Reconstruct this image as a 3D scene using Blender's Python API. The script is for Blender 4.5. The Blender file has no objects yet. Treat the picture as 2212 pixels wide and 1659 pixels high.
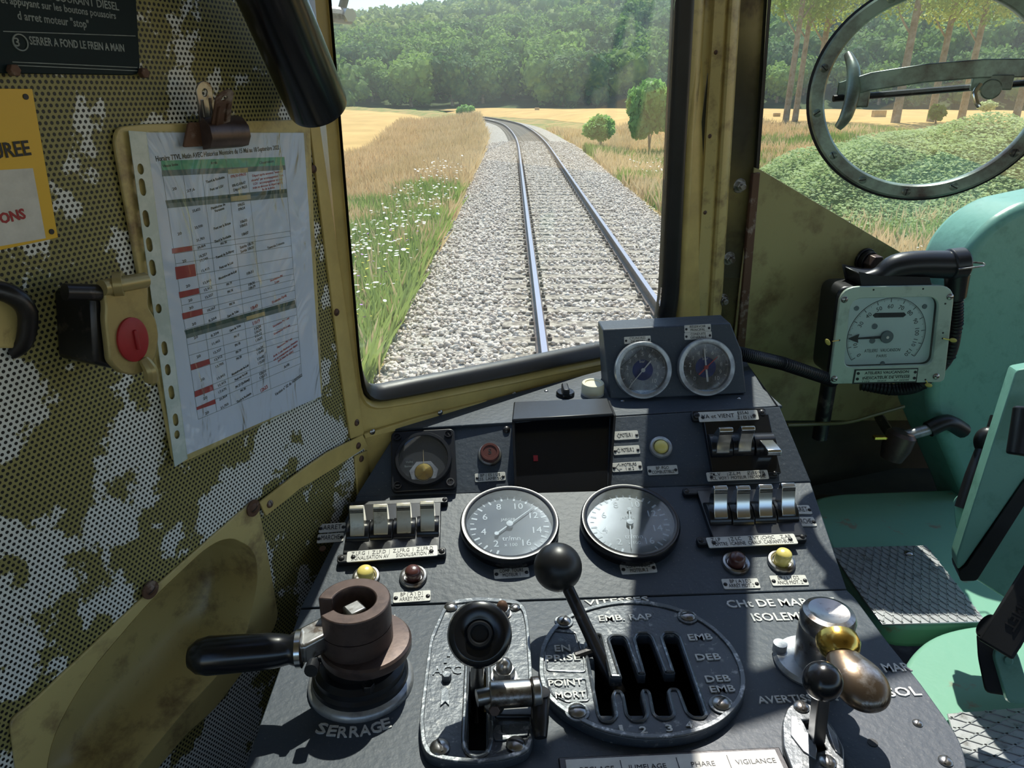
import bpy, bmesh, math, random
import numpy as np
from mathutils import Matrix, Vector, noise
random.seed(7); RNG = np.random.default_rng(7)
SC = bpy.context.scene; COL = SC.collection

# ---------------------------------------------------------------- camera, sky, sun, exposure
FPX = 1600.0; CX, CY = 1106.0, 829.5
PITCH = math.atan((CY - 200) / FPX)
H = 1.40                                     # camera height above the cab floor (floor = z 0)
cd = bpy.data.cameras.new('camera'); cam = bpy.data.objects.new('camera', cd); COL.objects.link(cam)
cd.sensor_width = 36; cd.lens = FPX / 2212 * 36; cd.clip_start = 0.02; cd.clip_end = 2000
cam.location = (0, 0, H); cam.rotation_euler = (math.pi / 2 - PITCH, 0, 0)
SC.camera = cam
SUN_EL, SUN_AZ = math.radians(59), math.radians(10)      # azimuth measured from +Y towards +X
w = bpy.data.worlds.new('sky'); SC.world = w; w.use_nodes = True
wn = w.node_tree.nodes; wl = w.node_tree.links
sky = wn.new('ShaderNodeTexSky'); sky.sky_type = 'NISHITA'; sky.sun_disc = False
sky.sun_elevation = SUN_EL; sky.sun_rotation = SUN_AZ; sky.air_density = 1.0; sky.dust_density = .4; sky.ozone_density = 3.0
wl.new(sky.outputs[0], wn['Background'].inputs[0]); wn['Background'].inputs[1].default_value = 0.16
sd = bpy.data.lights.new('sun', 'SUN'); sd.energy = 5.0; sd.angle = math.radians(0.6); sd.color = (1, .96, .88)
sun = bpy.data.objects.new('sun', sd); COL.objects.link(sun)
SD = Vector((math.sin(SUN_AZ) * math.cos(SUN_EL), math.cos(SUN_AZ) * math.cos(SUN_EL), math.sin(SUN_EL)))
sun.rotation_euler = (SD).to_track_quat('Z', 'Y').to_euler()
SC.view_settings.view_transform = 'Standard'; SC.view_settings.look = 'None'
SC.view_settings.gamma = 1; SC.view_settings.use_curve_mapping = False
SC.view_settings.exposure = 0.45
SC.cycles.max_bounces = 8; SC.cycles.transparent_max_bounces = 24
SC.cycles.sample_clamp_indirect = 4; SC.cycles.use_denoising = True

# ---------------------------------------------------------------- measuring helpers: points on the real planes of the cab
Fv = Vector((0, math.cos(PITCH), -math.sin(PITCH))); Uv = Vector((0, math.sin(PITCH), math.cos(PITCH))); Rv = Vector((1, 0, 0))
CAM = Vector((0, 0, H))
def ray(x, y): return Fv + Rv * ((x - CX) / FPX) - Uv * ((y - CY) / FPX)
def deep(x, y, d): return CAM + ray(x, y) * d
def zdep(P): return (Vector(P) - CAM).dot(Fv)
def pix(P):
    d = Vector(P) - CAM; z = d.dot(Fv); return CX + FPX * d.x / z, CY - FPX * d.dot(Uv) / z
class Plane:
    def __init__(s, P0, u, v):
        s.P = Vector(P0); s.u = Vector(u).normalized(); v = Vector(v); s.v = (v - s.u * v.dot(s.u)).normalized(); s.n = s.u.cross(s.v)
    def hit(s, x, y, h=0.0):
        d = ray(x, y); P0 = s.P + s.n * h
        return CAM + d * ((P0 - CAM).dot(s.n) / d.dot(s.n))
    def uv(s, x, y, h=0.0):
        q = s.hit(x, y, h) - s.P; return (q.dot(s.u), q.dot(s.v))
    def at(s, a, b, h=0.0): return s.P + s.u * a + s.v * b + s.n * h
    def base(s, o=None, rot=0.0):
        c, sn = math.cos(rot), math.sin(rot); u = s.u * c + s.v * sn; v = s.v * c - s.u * sn; o = s.P if o is None else o
        return Matrix(((u.x, v.x, s.n.x, o.x), (u.y, v.y, s.n.y, o.y), (u.z, v.z, s.n.z, o.z), (0, 0, 0, 1)))
    def M(s, x, y, h=0.0, rot=0.0, lift=None):
        """frame at the point of the plane seen at (x, y); h = the height above the plane at which it is seen, dropped back to the plane"""
        P = s.hit(x, y, h) - s.n * h
        return s.base(P, rot)
    def loc(s, x, y, M, h=0.0):
        q = M.inverted() @ s.hit(x, y, h); return (q.x, q.y)
def frame(o, z, x):
    z = Vector(z).normalized(); x = Vector(x); x = (x - z * x.dot(z)).normalized(); y = z.cross(x); o = Vector(o)
    return Matrix(((x.x, y.x, z.x, o.x), (x.y, y.y, z.y, o.y), (x.z, y.z, z.z, o.z), (0, 0, 0, 1)))
T = Matrix.Translation
def Rm(a, ax): return Matrix.Rotation(math.radians(a), 4, ax)
def HZ(z): return Plane((0, 0, H + z), (1, 0, 0), (0, 1, 0))       # a horizontal plane at height z relative to the camera

YAW = math.radians(3.3)
DU = Vector((math.cos(YAW), math.sin(YAW), 0)); DW = Vector((-math.sin(YAW), math.cos(YAW), 0)); ZZ = Vector((0, 0, 1))
def tilt(t): t = math.radians(t); return DW * math.cos(t) + ZZ * math.sin(t)
Z0 = -0.537
LOW = Plane(HZ(Z0).hit(1240, 1293), DU, tilt(0))
MID = Plane(LOW.P, DU, tilt(16))
UPP = Plane(MID.hit(1240, 1060), DU, tilt(42))
LED = Plane(UPP.hit(1240, 905), DU, tilt(3))
WA = math.radians(24)
WL = Plane(LED.hit(780, 945), (math.sin(WA), math.cos(WA), 0), (0, 0, 1))     # left wall, normal into the cab
if WL.n.x < 0: raise RuntimeError('wall normal')
_c0, _c1, _c2 = WL.hit(782, 938), WL.hit(684, 258), LED.hit(1320, 782)
WN = Plane(_c0, _c2 - _c0, _c1 - _c0)                                          # windscreen plane, normal towards the driver
FRU = Vector((math.cos(math.radians(20)), math.sin(math.radians(20)), 0))
FR = Plane(WN.hit(1532, 640), FRU, Vector((0, -0.12, 1)))                      # front wall right of the pillar
GF = Plane(LED.hit(1400, 858), DU, tilt(72))                                   # face of the gauge housing

# ---------------------------------------------------------------- materials
def mat(name, col, rough=.5, metal=0, noise_s=0, noise_a=0, col2=None, thr=None, bump=0, bump_s=40, coat=0, spec=.5, soft=.06, sheen=None):
    m = bpy.data.materials.new(name); m.use_nodes = True; nt = m.node_tree; N = nt.nodes; L = nt.links; b = N['Principled BSDF']
    b.inputs['Roughness'].default_value = rough; b.inputs['Metallic'].default_value = metal
    b.inputs['Base Color'].default_value = (*col, 1); b.inputs['Specular IOR Level'].default_value = spec
    if coat: b.inputs['Coat Weight'].default_value = coat; b.inputs['Coat Roughness'].default_value = .15
    tc = N.new('ShaderNodeTexCoord')
    if noise_s:
        n = N.new('ShaderNodeTexNoise'); n.inputs['Scale'].default_value = noise_s; n.inputs['Detail'].default_value = 8; n.inputs['Roughness'].default_value = .65
        L.new(tc.outputs['Object'], n.inputs['Vector'])
        r = N.new('ShaderNodeValToRGB'); e = r.color_ramp.elements
        t = .5 if thr is None else thr
        e[0].position = t - (soft if thr is not None else .2); e[1].position = t + (soft if thr is not None else .2)
        c2 = col2 if col2 else tuple(c * (1 - noise_a) for c in col)
        e[0].color = (*col, 1); e[1].color = (*c2, 1)
        L.new(n.outputs[0], r.inputs[0]); L.new(r.outputs[0], b.inputs['Base Color'])
    if bump:
        n2 = N.new('ShaderNodeTexNoise'); n2.inputs['Scale'].default_value = bump_s; n2.inputs['Detail'].default_value = 5
        L.new(tc.outputs['Object'], n2.inputs['Vector'])
        bp = N.new('ShaderNodeBump'); bp.inputs['Strength'].default_value = bump; bp.inputs['Distance'].default_value = .002
        L.new(n2.outputs[0], bp.inputs['Height']); L.new(bp.outputs[0], b.inputs['Normal'])
    return m
MT = {}
MT['desk'] = mat('desk_black_enamel', (.048, .061, .080), .50, 0, 260, 0, (.15, .16, .17), .66, .3, 130, spec=.42)
MT['nickel'] = mat('worn_nickel', (.62, .57, .44), .34, .55, 50, 0, (.36, .31, .22), .6, .08, 60)
MT['cast'] = mat('cast_black_paint', (.055, .066, .082), .42, .2, 90, 0, (.32, .32, .32), .64, .4, 160, spec=.7)
MT['castrim'] = mat('worn_cast_rim', (.13, .14, .15), .33, .6, 120, 0, (.5, .5, .5), .6, .2, 160)
MT['black'] = mat('black_paint', (.012, .013, .016), .35, bump=.08, bump_s=60)
MT['blackm'] = mat('matt_black', (.01, .01, .012), .6, noise_s=30, noise_a=.5)
MT['bake'] = mat('black_bakelite', (.008, .009, .012), .22, noise_s=8, noise_a=.3, spec=.6)
MT['bakem'] = mat('satin_black_knob', (.014, .014, .015), .38, noise_s=60, noise_a=.3)
MT['rubber'] = mat('black_rubber', (.012, .012, .012), .4, noise_s=25, noise_a=.5, bump=.1, bump_s=50)
MT['chrome'] = mat('worn_chrome', (.72, .72, .7), .18, 1, 60, 0, (.4, .38, .35), .66)
MT['steel'] = mat('bare_steel', (.42, .41, .4), .32, 1, 45, 0, (.16, .13, .11), .58, .15, 80)
MT['dsteel'] = mat('dark_oiled_steel', (.05, .048, .05), .35, .8, 40, 0, (.16, .14, .13), .62, .15, 80)
MT['brown'] = mat('brown_oxidised_steel', (.11, .075, .065), .38, .5, 60, 0, (.08, .055, .05), .55, .1, 90)
MT['rust'] = mat('rusty_steel', (.12, .06, .035), .6, .3, 40, 0, (.3, .24, .2), .6, .3, 70)
MT['brass'] = mat('polished_brass', (.75, .5, .12), .22, 1, 50, 0, (.3, .18, .05), .62, .3, 60)
MT['bronze'] = mat('dark_bronze', (.16, .12, .085), .3, .85, 22, 0, (.42, .4, .38), .6, .1, 60)
MT['alu'] = mat('worn_aluminium', (.45, .46, .47), .36, .6, 50, 0, (.3, .31, .33), .55, .2, 90)
MT['plate'] = mat('engraved_plate', (.72, .70, .64), .4, 0, 50, .25, bump=.05)
MT['ink'] = mat('black_lettering', (.012, .012, .014), .5, noise_s=90, noise_a=.3)
MT['white'] = mat('white_lettering', (.75, .74, .7), .45, noise_s=200, noise_a=.4)
MT['red'] = mat('red_lettering', (.40, .02, .025), .5, noise_s=60, noise_a=.2)
MT['ylw'] = mat('ochre_yellow_paint', (.62, .47, .16), .34, 0, 14, 0, (.46, .34, .12), .55, .15, 40, soft=.15)
MT['ylwd'] = mat('dirty_ochre_paint', (.54, .43, .17), .34, 0, 22, 0, (.20, .13, .06), .60, .25, 50, soft=.1)
MT['olive'] = mat('olive_panel_paint', (.36, .32, .14), .45, 0, 12, 0, (.17, .12, .05), .6, .25, 40, soft=.1)
MT['brassy'] = mat('dull_brass_casting', (.40, .32, .14), .38, .35, 18, 0, (.22, .17, .08), .58, .12, 40, soft=.1)
MT['green'] = mat('turquoise_green_paint', (.20, .44, .35), .36, 0, 26, 0, (.16, .36, .28), .58, .25, 60, spec=.5)
MT['greenw'] = mat('worn_green_paint', (.22, .46, .34), .36, 0, 16, 0, (.32, .28, .2), .63, .3, 50, soft=.03)
MT['greenp'] = mat('patinated_grey_green', (.26, .36, .30), .34, .3, 14, 0, (.07, .05, .045), .52, .15, 60, soft=.12)
MT['btny'] = mat('yellow_button', (.88, .72, .20), .3, noise_s=20, noise_a=.1, coat=.4)
MT['btnb'] = mat('brown_button', (.10, .035, .03), .3, noise_s=20, noise_a=.1, coat=.4)
MT['cream'] = mat('cream_cap', (.85, .78, .55), .35, noise_s=20, noise_a=.1)
MT['dial'] = mat('black_dial', (.012, .014, .02), .5, noise_s=160, noise_a=0, col2=(.09, .09, .09), thr=.68)
MT['dialb'] = mat('dark_blue_dial', (.03, .05, .085), .5, noise_s=12, noise_a=.3)
MT['blue'] = mat('blue_dial_centre', (.02, .06, .28), .5, noise_s=30, noise_a=.3)
MT['dialw'] = mat('green_lit_dial', (.62, .74, .68), .5, noise_s=9, noise_a=.12)  # dial tinted with the green light thrown by the engine casing
MT['case'] = mat('green_lit_case', (.44, .54, .46), .4, .2, 18, 0, (.33, .40, .34), .58, .12, 50)  # green light bounced off the engine casing is put into this colour
MT['paper'] = mat('white_paper', (.72, .76, .92), .6, noise_s=6, noise_a=.06)
MT['grn'] = mat('printed_green', (.12, .42, .25), .6, noise_s=6, noise_a=.1)
MT['dgrn'] = mat('printed_dark_green', (.015, .06, .05), .6, noise_s=6, noise_a=.1)
MT['grey'] = mat('printed_grey', (.13, .17, .17), .6, noise_s=6, noise_a=.1)
MT['tan'] = mat('printed_tan', (.55, .42, .2), .6, noise_s=6, noise_a=.1)
MT['signy'] = mat('yellow_sign', (.78, .46, .02), .4, 0, 10, 0, (.62, .38, .06), .6)
MT['signg'] = mat('dark_green_enamel', (.004, .016, .018), .55, noise_s=8, noise_a=.4, spec=.2)
MT['signt'] = mat('grey_enamel_letters', (.30, .34, .32), .5, noise_s=90, noise_a=.5)
MT['leadtag'] = mat('yellow_seal', (.6, .5, .1), .5, noise_s=30, noise_a=.4)
MT['hose'] = mat('black_hose', (.01, .01, .012), .5, bump=.3, bump_s=300)
MT['cable'] = mat('yellow_cable', (.14, .13, .04), .5, noise_s=30, noise_a=.4)
MT['floor'] = mat('grey_floor', (.07, .065, .06), .6, 0, 12, 0, (.14, .13, .12), .6)
MT['dark'] = mat('dirty_shade_paint', (.05, .048, .025), .6, noise_s=8, noise_a=.6)  # dirty paint darkened so the footwell's shadow is in its colour
MT['ceil'] = mat('cream_ceiling', (.45, .42, .33), .6, noise_s=4, noise_a=.1)
MT['tread'] = mat('tread_aluminium', (.50, .50, .52), .35, .5, 40, 0, (.25, .24, .24), .62, .1, 80)

def glass_mat(name, tint, haze, rough=.02, scale=6, gl=1.0, hz=(.75, .8, .75)):
    """thin glass: clear pane with a reflecting skin and a film of dust that real light falls on"""
    m = bpy.data.materials.new(name); m.use_nodes = True; nt = m.node_tree; N = nt.nodes; L = nt.links; N.clear()
    out = N.new('ShaderNodeOutputMaterial'); tr = N.new('ShaderNodeBsdfTransparent'); tr.inputs[0].default_value = (*tint, 1)
    gs = N.new('ShaderNodeBsdfGlossy'); gs.inputs['Roughness'].default_value = rough; gs.inputs[0].default_value = (gl, gl, gl, 1)
    ge = N.new('ShaderNodeNewGeometry'); dt = N.new('ShaderNodeVectorMath'); dt.operation = 'DOT_PRODUCT'; L.new(ge.outputs['Incoming'], dt.inputs[0]); L.new(ge.outputs['Normal'], dt.inputs[1])
    ab = N.new('ShaderNodeMath'); ab.operation = 'ABSOLUTE'; L.new(dt.outputs['Value'], ab.inputs[0]); om = N.new('ShaderNodeMath'); om.operation = 'SUBTRACT'; om.inputs[0].default_value = 1; L.new(ab.outputs[0], om.inputs[1])
    pw = N.new('ShaderNodeMath'); pw.operation = 'POWER'; pw.inputs[1].default_value = 5; L.new(om.outputs[0], pw.inputs[0]); fr = N.new('ShaderNodeMath'); fr.operation = 'MULTIPLY_ADD'; fr.inputs[1].default_value = .95; fr.inputs[2].default_value = .04; L.new(pw.outputs[0], fr.inputs[0]); dt.name = 'facing'
    mx = N.new('ShaderNodeMixShader'); L.new(fr.outputs[0], mx.inputs[0]); L.new(tr.outputs[0], mx.inputs[1]); L.new(gs.outputs[0], mx.inputs[2])
    df = N.new('ShaderNodeBsdfTranslucent'); df.inputs[0].default_value = (*hz, 1)
    d2 = N.new('ShaderNodeBsdfDiffuse'); d2.inputs[0].default_value = (*hz, 1)
    md = N.new('ShaderNodeMixShader'); md.inputs[0].default_value = .5; L.new(df.outputs[0], md.inputs[1]); L.new(d2.outputs[0], md.inputs[2])
    n = N.new('ShaderNodeTexNoise'); n.inputs['Scale'].default_value = scale; n.inputs['Detail'].default_value = 6
    tc = N.new('ShaderNodeTexCoord'); L.new(tc.outputs['Object'], n.inputs['Vector'])
    mr = N.new('ShaderNodeMapRange'); mr.inputs[1].default_value = .35; mr.inputs[2].default_value = .7; mr.inputs[3].default_value = haze * .6; mr.inputs[4].default_value = haze * 1.5
    L.new(n.outputs[0], mr.inputs[0])
    m2 = N.new('ShaderNodeMixShader'); L.new(mr.outputs[0], m2.inputs[0]); L.new(mx.outputs[0], m2.inputs[1]); L.new(md.outputs[0], m2.inputs[2])
    L.new(m2.outputs[0], out.inputs[0]); return m
MT['glass'] = glass_mat('dusty_window_glass', (.95, .98, .96), .035)
MT['glass2'] = glass_mat('dusty_side_glass', (.95, .98, .96), .03)
MT['lens'] = glass_mat('gauge_glass', (.97, .98, 1), .02)
MT['lenss'] = glass_mat('scratched_gauge_glass', (.93, .96, 1), .10, .05, 30)
def film_mat():
    m = glass_mat('wrinkled_plastic_film', (.93, .96, .95), .05, .22, 10); nt = m.node_tree; N = nt.nodes; L = nt.links
    tc = N.new('ShaderNodeTexCoord'); mp = N.new('ShaderNodeMapping'); mp.inputs['Scale'].default_value = (1, .45, 1); mp.inputs['Rotation'].default_value = (0, 0, .3)
    n = N.new('ShaderNodeTexNoise'); n.inputs['Scale'].default_value = 16; n.inputs['Detail'].default_value = 3; n.inputs['Distortion'].default_value = 1.5
    L.new(tc.outputs['Object'], mp.inputs[0]); L.new(mp.outputs[0], n.inputs['Vector'])
    bp = N.new('ShaderNodeBump'); bp.inputs['Strength'].default_value = 1; bp.inputs['Distance'].default_value = .02; L.new(n.outputs[0], bp.inputs['Height'])
    for nd in N:
        if nd.type == 'BSDF_GLOSSY': L.new(bp.outputs[0], nd.inputs['Normal'])
        if nd.name == 'facing': L.new(bp.outputs[0], nd.inputs[1])
    return m
MT['film'] = film_mat()

def perforated():
    m = bpy.data.materials.new('perforated_flaking_paint'); m.use_nodes = True; nt = m.node_tree; N = nt.nodes; L = nt.links; b = N['Principled BSDF']
    tc = N.new('ShaderNodeTexCoord'); P = .0046
    def lat(off):
        s = N.new('ShaderNodeVectorMath'); s.operation = 'MULTIPLY_ADD'; s.inputs[1].default_value = (1 / P, 1 / (P * 1.732), 0); s.inputs[2].default_value = (off + 50, off + 50, 0)
        L.new(tc.outputs['Object'], s.inputs[0])
        f = N.new('ShaderNodeVectorMath'); f.operation = 'FRACTION'; L.new(s.outputs[0], f.inputs[0])
        k = N.new('ShaderNodeVectorMath'); k.operation = 'MULTIPLY_ADD'; k.inputs[1].default_value = (1, 1.732, 0); k.inputs[2].default_value = (-.5, -.866, 0)
        L.new(f.outputs[0], k.inputs[0]); ln = N.new('ShaderNodeVectorMath'); ln.operation = 'LENGTH'; L.new(k.outputs[0], ln.inputs[0]); return ln.outputs['Value']
    mn = N.new('ShaderNodeMath'); mn.operation = 'MINIMUM'; L.new(lat(0), mn.inputs[0]); L.new(lat(.5), mn.inputs[1])
    hole = N.new('ShaderNodeMapRange'); hole.inputs[1].default_value = .26; hole.inputs[2].default_value = .31; L.new(mn.outputs[0], hole.inputs[0])
    def nz(scale, det, dist, t, s):
        n = N.new('ShaderNodeTexNoise'); n.inputs['Scale'].default_value = scale; n.inputs['Detail'].default_value = det; n.inputs['Roughness'].default_value = .66; n.inputs['Distortion'].default_value = dist
        L.new(tc.outputs['Object'], n.inputs['Vector'])
        r = N.new('ShaderNodeMapRange'); r.inputs[1].default_value = t - s; r.inputs[2].default_value = t + s; L.new(n.outputs[0], r.inputs[0]); return r.outputs[0]
    def mix(f, a, c):
        x = N.new('ShaderNodeMix'); x.data_type = 'RGBA'; L.new(f, x.inputs[0])
        for i, q in ((6, a), (7, c)):
            if isinstance(q, tuple): x.inputs[i].default_value = (*q, 1)
            else: L.new(q, x.inputs[i])
        return x.outputs[2]
    shade = mix(nz(5, 4, 0, .5, .2), (.33, .29, .10), (.24, .215, .07))
    shade = mix(nz(9, 5, .3, .66, .05), shade, (.20, .10, .02))
    flake = mix(nz(10, 12, .15, .508, .006), shade, (.76, .76, .70))
    L.new(mix(hole.outputs[0], (.004, .004, .003), flake), b.inputs['Base Color'])
    b.inputs['Roughness'].default_value = .5
    bp = N.new('ShaderNodeBump'); bp.inputs['Strength'].default_value = .6; bp.inputs['Distance'].default_value = .0008; L.new(hole.outputs[0], bp.inputs['Height']); L.new(bp.outputs[0], b.inputs['Normal'])
    return m
MT['perf'] = perforated()

# ---------------------------------------------------------------- object helpers
def thing(name, label, cat, M=None, group=None):
    o = bpy.data.objects.new(name, None); COL.objects.link(o); o.empty_display_size = .02
    o.matrix_world = M if M is not None else Matrix()
    o['label'] = label; o['category'] = cat
    if group: o['group'] = group
    return o
def tag(o, label, cat, group=None, kind=None):
    o['label'] = label; o['category'] = cat
    if group: o['group'] = group
    if kind: o['kind'] = kind
    return o
def link(name, me, parent, M, label=None):
    o = bpy.data.objects.new(name, me); COL.objects.link(o)
    if parent is not None: o.parent = parent; o.matrix_parent_inverse = Matrix()
    if M is not None: o.matrix_basis = M
    if label: o['label'] = label
    return o
class G:
    def __init__(s): s.v = []; s.f = []
    def add(s, vs, fs, M=None):
        k = len(s.v); s.v += [tuple(M @ Vector(p)) if M is not None else tuple(p) for p in vs]; s.f += [tuple(i + k for i in f) for f in fs]; return s
    def box(s, sx, sy, sz, c=(0, 0, 0), M=None):
        vs = [(c[0] + a * sx / 2, c[1] + b * sy / 2, c[2] + d * sz / 2) for a in (-1, 1) for b in (-1, 1) for d in (-1, 1)]
        return s.add(vs, [(0, 1, 3, 2), (4, 6, 7, 5), (0, 4, 5, 1), (2, 3, 7, 6), (0, 2, 6, 4), (1, 5, 7, 3)], M)
    def lathe(s, prof, seg=32, M=None, closed=False):
        n = len(prof); vs = []; fs = []
        for i in range(seg):
            a = 2 * math.pi * i / seg; vs += [(r * math.cos(a), r * math.sin(a), z) for r, z in prof]
        for i in range(seg):
            j = (i + 1) % seg
            for k in range(n - 1 if not closed else n):
                l = (k + 1) % n; fs.append((i * n + k, j * n + k, j * n + l, i * n + l))
        if not closed:
            if prof[0][0] > 1e-6: fs.append(tuple(i * n for i in range(seg))[::-1])
            if prof[-1][0] > 1e-6: fs.append(tuple(i * n + n - 1 for i in range(seg)))
        return s.add(vs, fs, M)
    def cyl(s, r, z0, z1, M=None, seg=24, r2=None): return s.lathe([(r, z0), (r if r2 is None else r2, z1)], seg, M)
    def ball(s, r, M=None, seg=32, rings=16, c=(0, 0, 0), sz=1):
        p = [(max(r * math.sin(math.pi * i / rings), 0), -r * math.cos(math.pi * i / rings) * sz) for i in range(rings + 1)]
        return s.lathe(p, seg, (M or Matrix()) @ T(Vector(c)))
    def prism(s, poly, z0, z1, M=None):
        n = len(poly); vs = [(x, y, z0) for x, y in poly] + [(x, y, z1) for x, y in poly]
        return s.add(vs, [tuple(range(n))[::-1], tuple(range(n, 2 * n))] + [(i, (i + 1) % n, n + (i + 1) % n, n + i) for i in range(n)], M)
    def tube(s, pts, r, seg=12, M=None, sub=6):
        pts = [Vector(p) for p in pts]; rs = r if isinstance(r, (list, tuple)) else [r] * len(pts)
        if sub > 1 and len(pts) > 2:
            q = []; qr = []
            for i in range(len(pts) - 1):
                p0 = pts[max(i - 1, 0)]; p1 = pts[i]; p2 = pts[i + 1]; p3 = pts[min(i + 2, len(pts) - 1)]
                for k in range(sub):
                    t = k / sub; q.append(.5 * ((2 * p1) + (p2 - p0) * t + (2 * p0 - 5 * p1 + 4 * p2 - p3) * t * t + (3 * p1 - p0 - 3 * p2 + p3) * t ** 3)); qr.append(rs[i] * (1 - t) + rs[i + 1] * t)
            q.append(pts[-1]); qr.append(rs[-1]); pts, rs = q, qr
        n = len(pts); vs = []; up = None
        for i, p in enumerate(pts):
            d = (pts[min(i + 1, n - 1)] - pts[max(i - 1, 0)]).normalized()
            if up is None: up = d.orthogonal().normalized()
            up = (up - d * up.dot(d)).normalized(); b = d.cross(up)
            for k in range(seg):
                a = 2 * math.pi * k / seg; vs.append(p + (up * math.cos(a) + b * math.sin(a)) * rs[i])
        fs = [(i * seg + k, i * seg + (k + 1) % seg, (i + 1) * seg + (k + 1) % seg, (i + 1) * seg + k) for i in range(n - 1) for k in range(seg)]
        fs += [tuple(range(seg))[::-1], tuple(range((n - 1) * seg, n * seg))]
        return s.add(vs, fs, M)
    def build(s, name, m, parent=None, M=None, bevel=0, seg=2, smooth=35, label=None, sub=0):
        me = bpy.data.meshes.new(name); me.from_pydata([tuple(v) for v in s.v], [], s.f); me.update()
        me.materials.append(MT[m] if isinstance(m, str) else m)
        if smooth:
            me.shade_smooth(); me.set_sharp_from_angle(angle=math.radians(smooth))
        o = link(name, me, parent, M, label)
        if bevel:
            md = o.modifiers.new('bevel', 'BEVEL'); md.width = bevel; md.segments = seg; md.limit_method = 'ANGLE'; md.angle_limit = math.radians(40)
        if sub: md = o.modifiers.new('sub', 'SUBSURF'); md.levels = md.render_levels = sub
        return o
def rnd(pts, r, n=5):
    """round the corners of a polygon; r = one radius or one per corner"""
    out = []; N = len(pts)
    for i in range(N):
        p = Vector(pts[i]); a = Vector(pts[i - 1]) - p; b = Vector(pts[(i + 1) % N]) - p; rr = r[i] if isinstance(r, (list, tuple)) else r
        rr = min(rr, a.length * .48, b.length * .48)
        if rr < 1e-6: out.append(tuple(p)); continue
        A = p + a.normalized() * rr; B = p + b.normalized() * rr
        for k in range(n + 1):
            t = k / n; q = A * (1 - t) ** 2 + p * 2 * t * (1 - t) + B * t * t; out.append(tuple(q))
    return out
def circle(r, cx=0, cy=0, n=32, sy=1): return [(cx + r * math.cos(2 * math.pi * i / n), cy + r * sy * math.sin(2 * math.pi * i / n)) for i in range(n)]
def curve_mesh(cu):
    o = bpy.data.objects.new('tmp', cu); COL.objects.link(o); dg = bpy.context.evaluated_depsgraph_get()
    me = bpy.data.meshes.new_from_object(o.evaluated_get(dg)); bpy.data.objects.remove(o); bpy.data.curves.remove(cu); return me
def plate(name, loops, t, m, parent=None, M=None, bevel=0, z=0, label=None):
    """a flat sheet with holes: first loop is the outline; from z to z + t"""
    cu = bpy.data.curves.new(name, 'CURVE'); cu.dimensions = '2D'; cu.fill_mode = 'BOTH'; cu.extrude = max(t / 2 - bevel, 1e-5); cu.bevel_depth = bevel; cu.bevel_resolution = 1
    cu.offset = -bevel
    for lp in loops:
        sp = cu.splines.new('POLY'); sp.points.add(len(lp) - 1); sp.use_cyclic_u = True
        for i, p in enumerate(lp): sp.points[i].co = (p[0], p[1], 0, 1)
    me = curve_mesh(cu); me.name = name; me.transform(T((0, 0, z + t / 2))); me.materials.clear(); me.materials.append(MT[m])
    return link(name, me, parent, M, label)
def text_mesh(s, size, width=None, bold=0, ext=.0002, align='CENTER', spacing=1.0, line=.95, shear=0):
    cu = bpy.data.curves.new('t', 'FONT'); cu.body = s; cu.size = size * 1.35; cu.align_x = align; cu.align_y = 'CENTER'; cu.extrude = ext; cu.offset = bold * size
    cu.space_character = spacing; cu.space_line = line; cu.resolution_u = 2; cu.shear = shear
    me = curve_mesh(cu); me.materials.clear()
    if width and len(me.vertices):
        xs = [v.co.x for v in me.vertices]; w0 = max(xs) - min(xs)
        if w0 > 0: me.transform(Matrix.Diagonal((width / w0, 1, 1, 1)))
    return me
def text(s, size, m, parent, M=None, name='lettering', **k):
    me = text_mesh(s, size, **k); me.materials.append(MT[m]); return link(name, me, parent, M)
def texts(items, m, parent, M=None, name='lettering', label=None):
    """several bits of writing joined into one mesh; items = (string, size, x, y, z, rot_deg, kwargs)"""
    bm = bmesh.new()
    for it in items:
        s, size, x, y, z, rot = it[:6]; k = it[6] if len(it) > 6 else {}
        me = text_mesh(s, size, **k); me.transform(T((x, y, z)) @ Rm(rot, 'Z')); bm.from_mesh(me); bpy.data.meshes.remove(me)
    me = bpy.data.meshes.new(name); bm.to_mesh(me); bm.free(); me.materials.append(MT[m]); return link(name, me, parent, M, label)
def screw(parent, x, y, z, r=.004, rot=30, m='steel', name='screw', M=None):
    """domed slotted screw head"""
    g = G(); g.lathe([(r, 0), (r, r * .18), (r * .8, r * .42), (r * .35, r * .56), (0, r * .6)][::1], 16, T((x, y, z)))
    o = g.build(name, m, parent, M)
    s = G(); q = [(-.84, .385), (-.78, .455), (-.35, .585), (0, .62), (.35, .585), (.78, .455), (.84, .385)]; vs = [(a * r, b * r * .12, c * r) for a, c in q for b in (-1, 1)]
    s.add(vs, [(2 * i, 2 * i + 2, 2 * i + 3, 2 * i + 1) for i in range(6)], T((x, y, z)) @ Rm(rot, 'Z')); s.build('slot', 'blackm', o, smooth=0)
    return o
def hexa(r, n=6): return [(r * math.cos(2 * math.pi * i / n), r * math.sin(2 * math.pi * i / n)) for i in range(n)]
def clone(o, M, name=None, label=None, group=None, parent=None):
    c = o.copy(); COL.objects.link(c)
    if parent is not None: c.parent = parent
    if M is not None: c.matrix_basis = M
    if label: c['label'] = label
    if group: c['group'] = group
    for ch in list(o.children): clone(ch, None, parent=c)
    return c
def px(n, P): return n * zdep(P) / FPX
# ================================================================ the cab shell
def struct(o): o['kind'] = 'structure'; return o
def polys(pl, pts, h=0): return [pl.uv(x, y, h) for x, y in pts]
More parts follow.
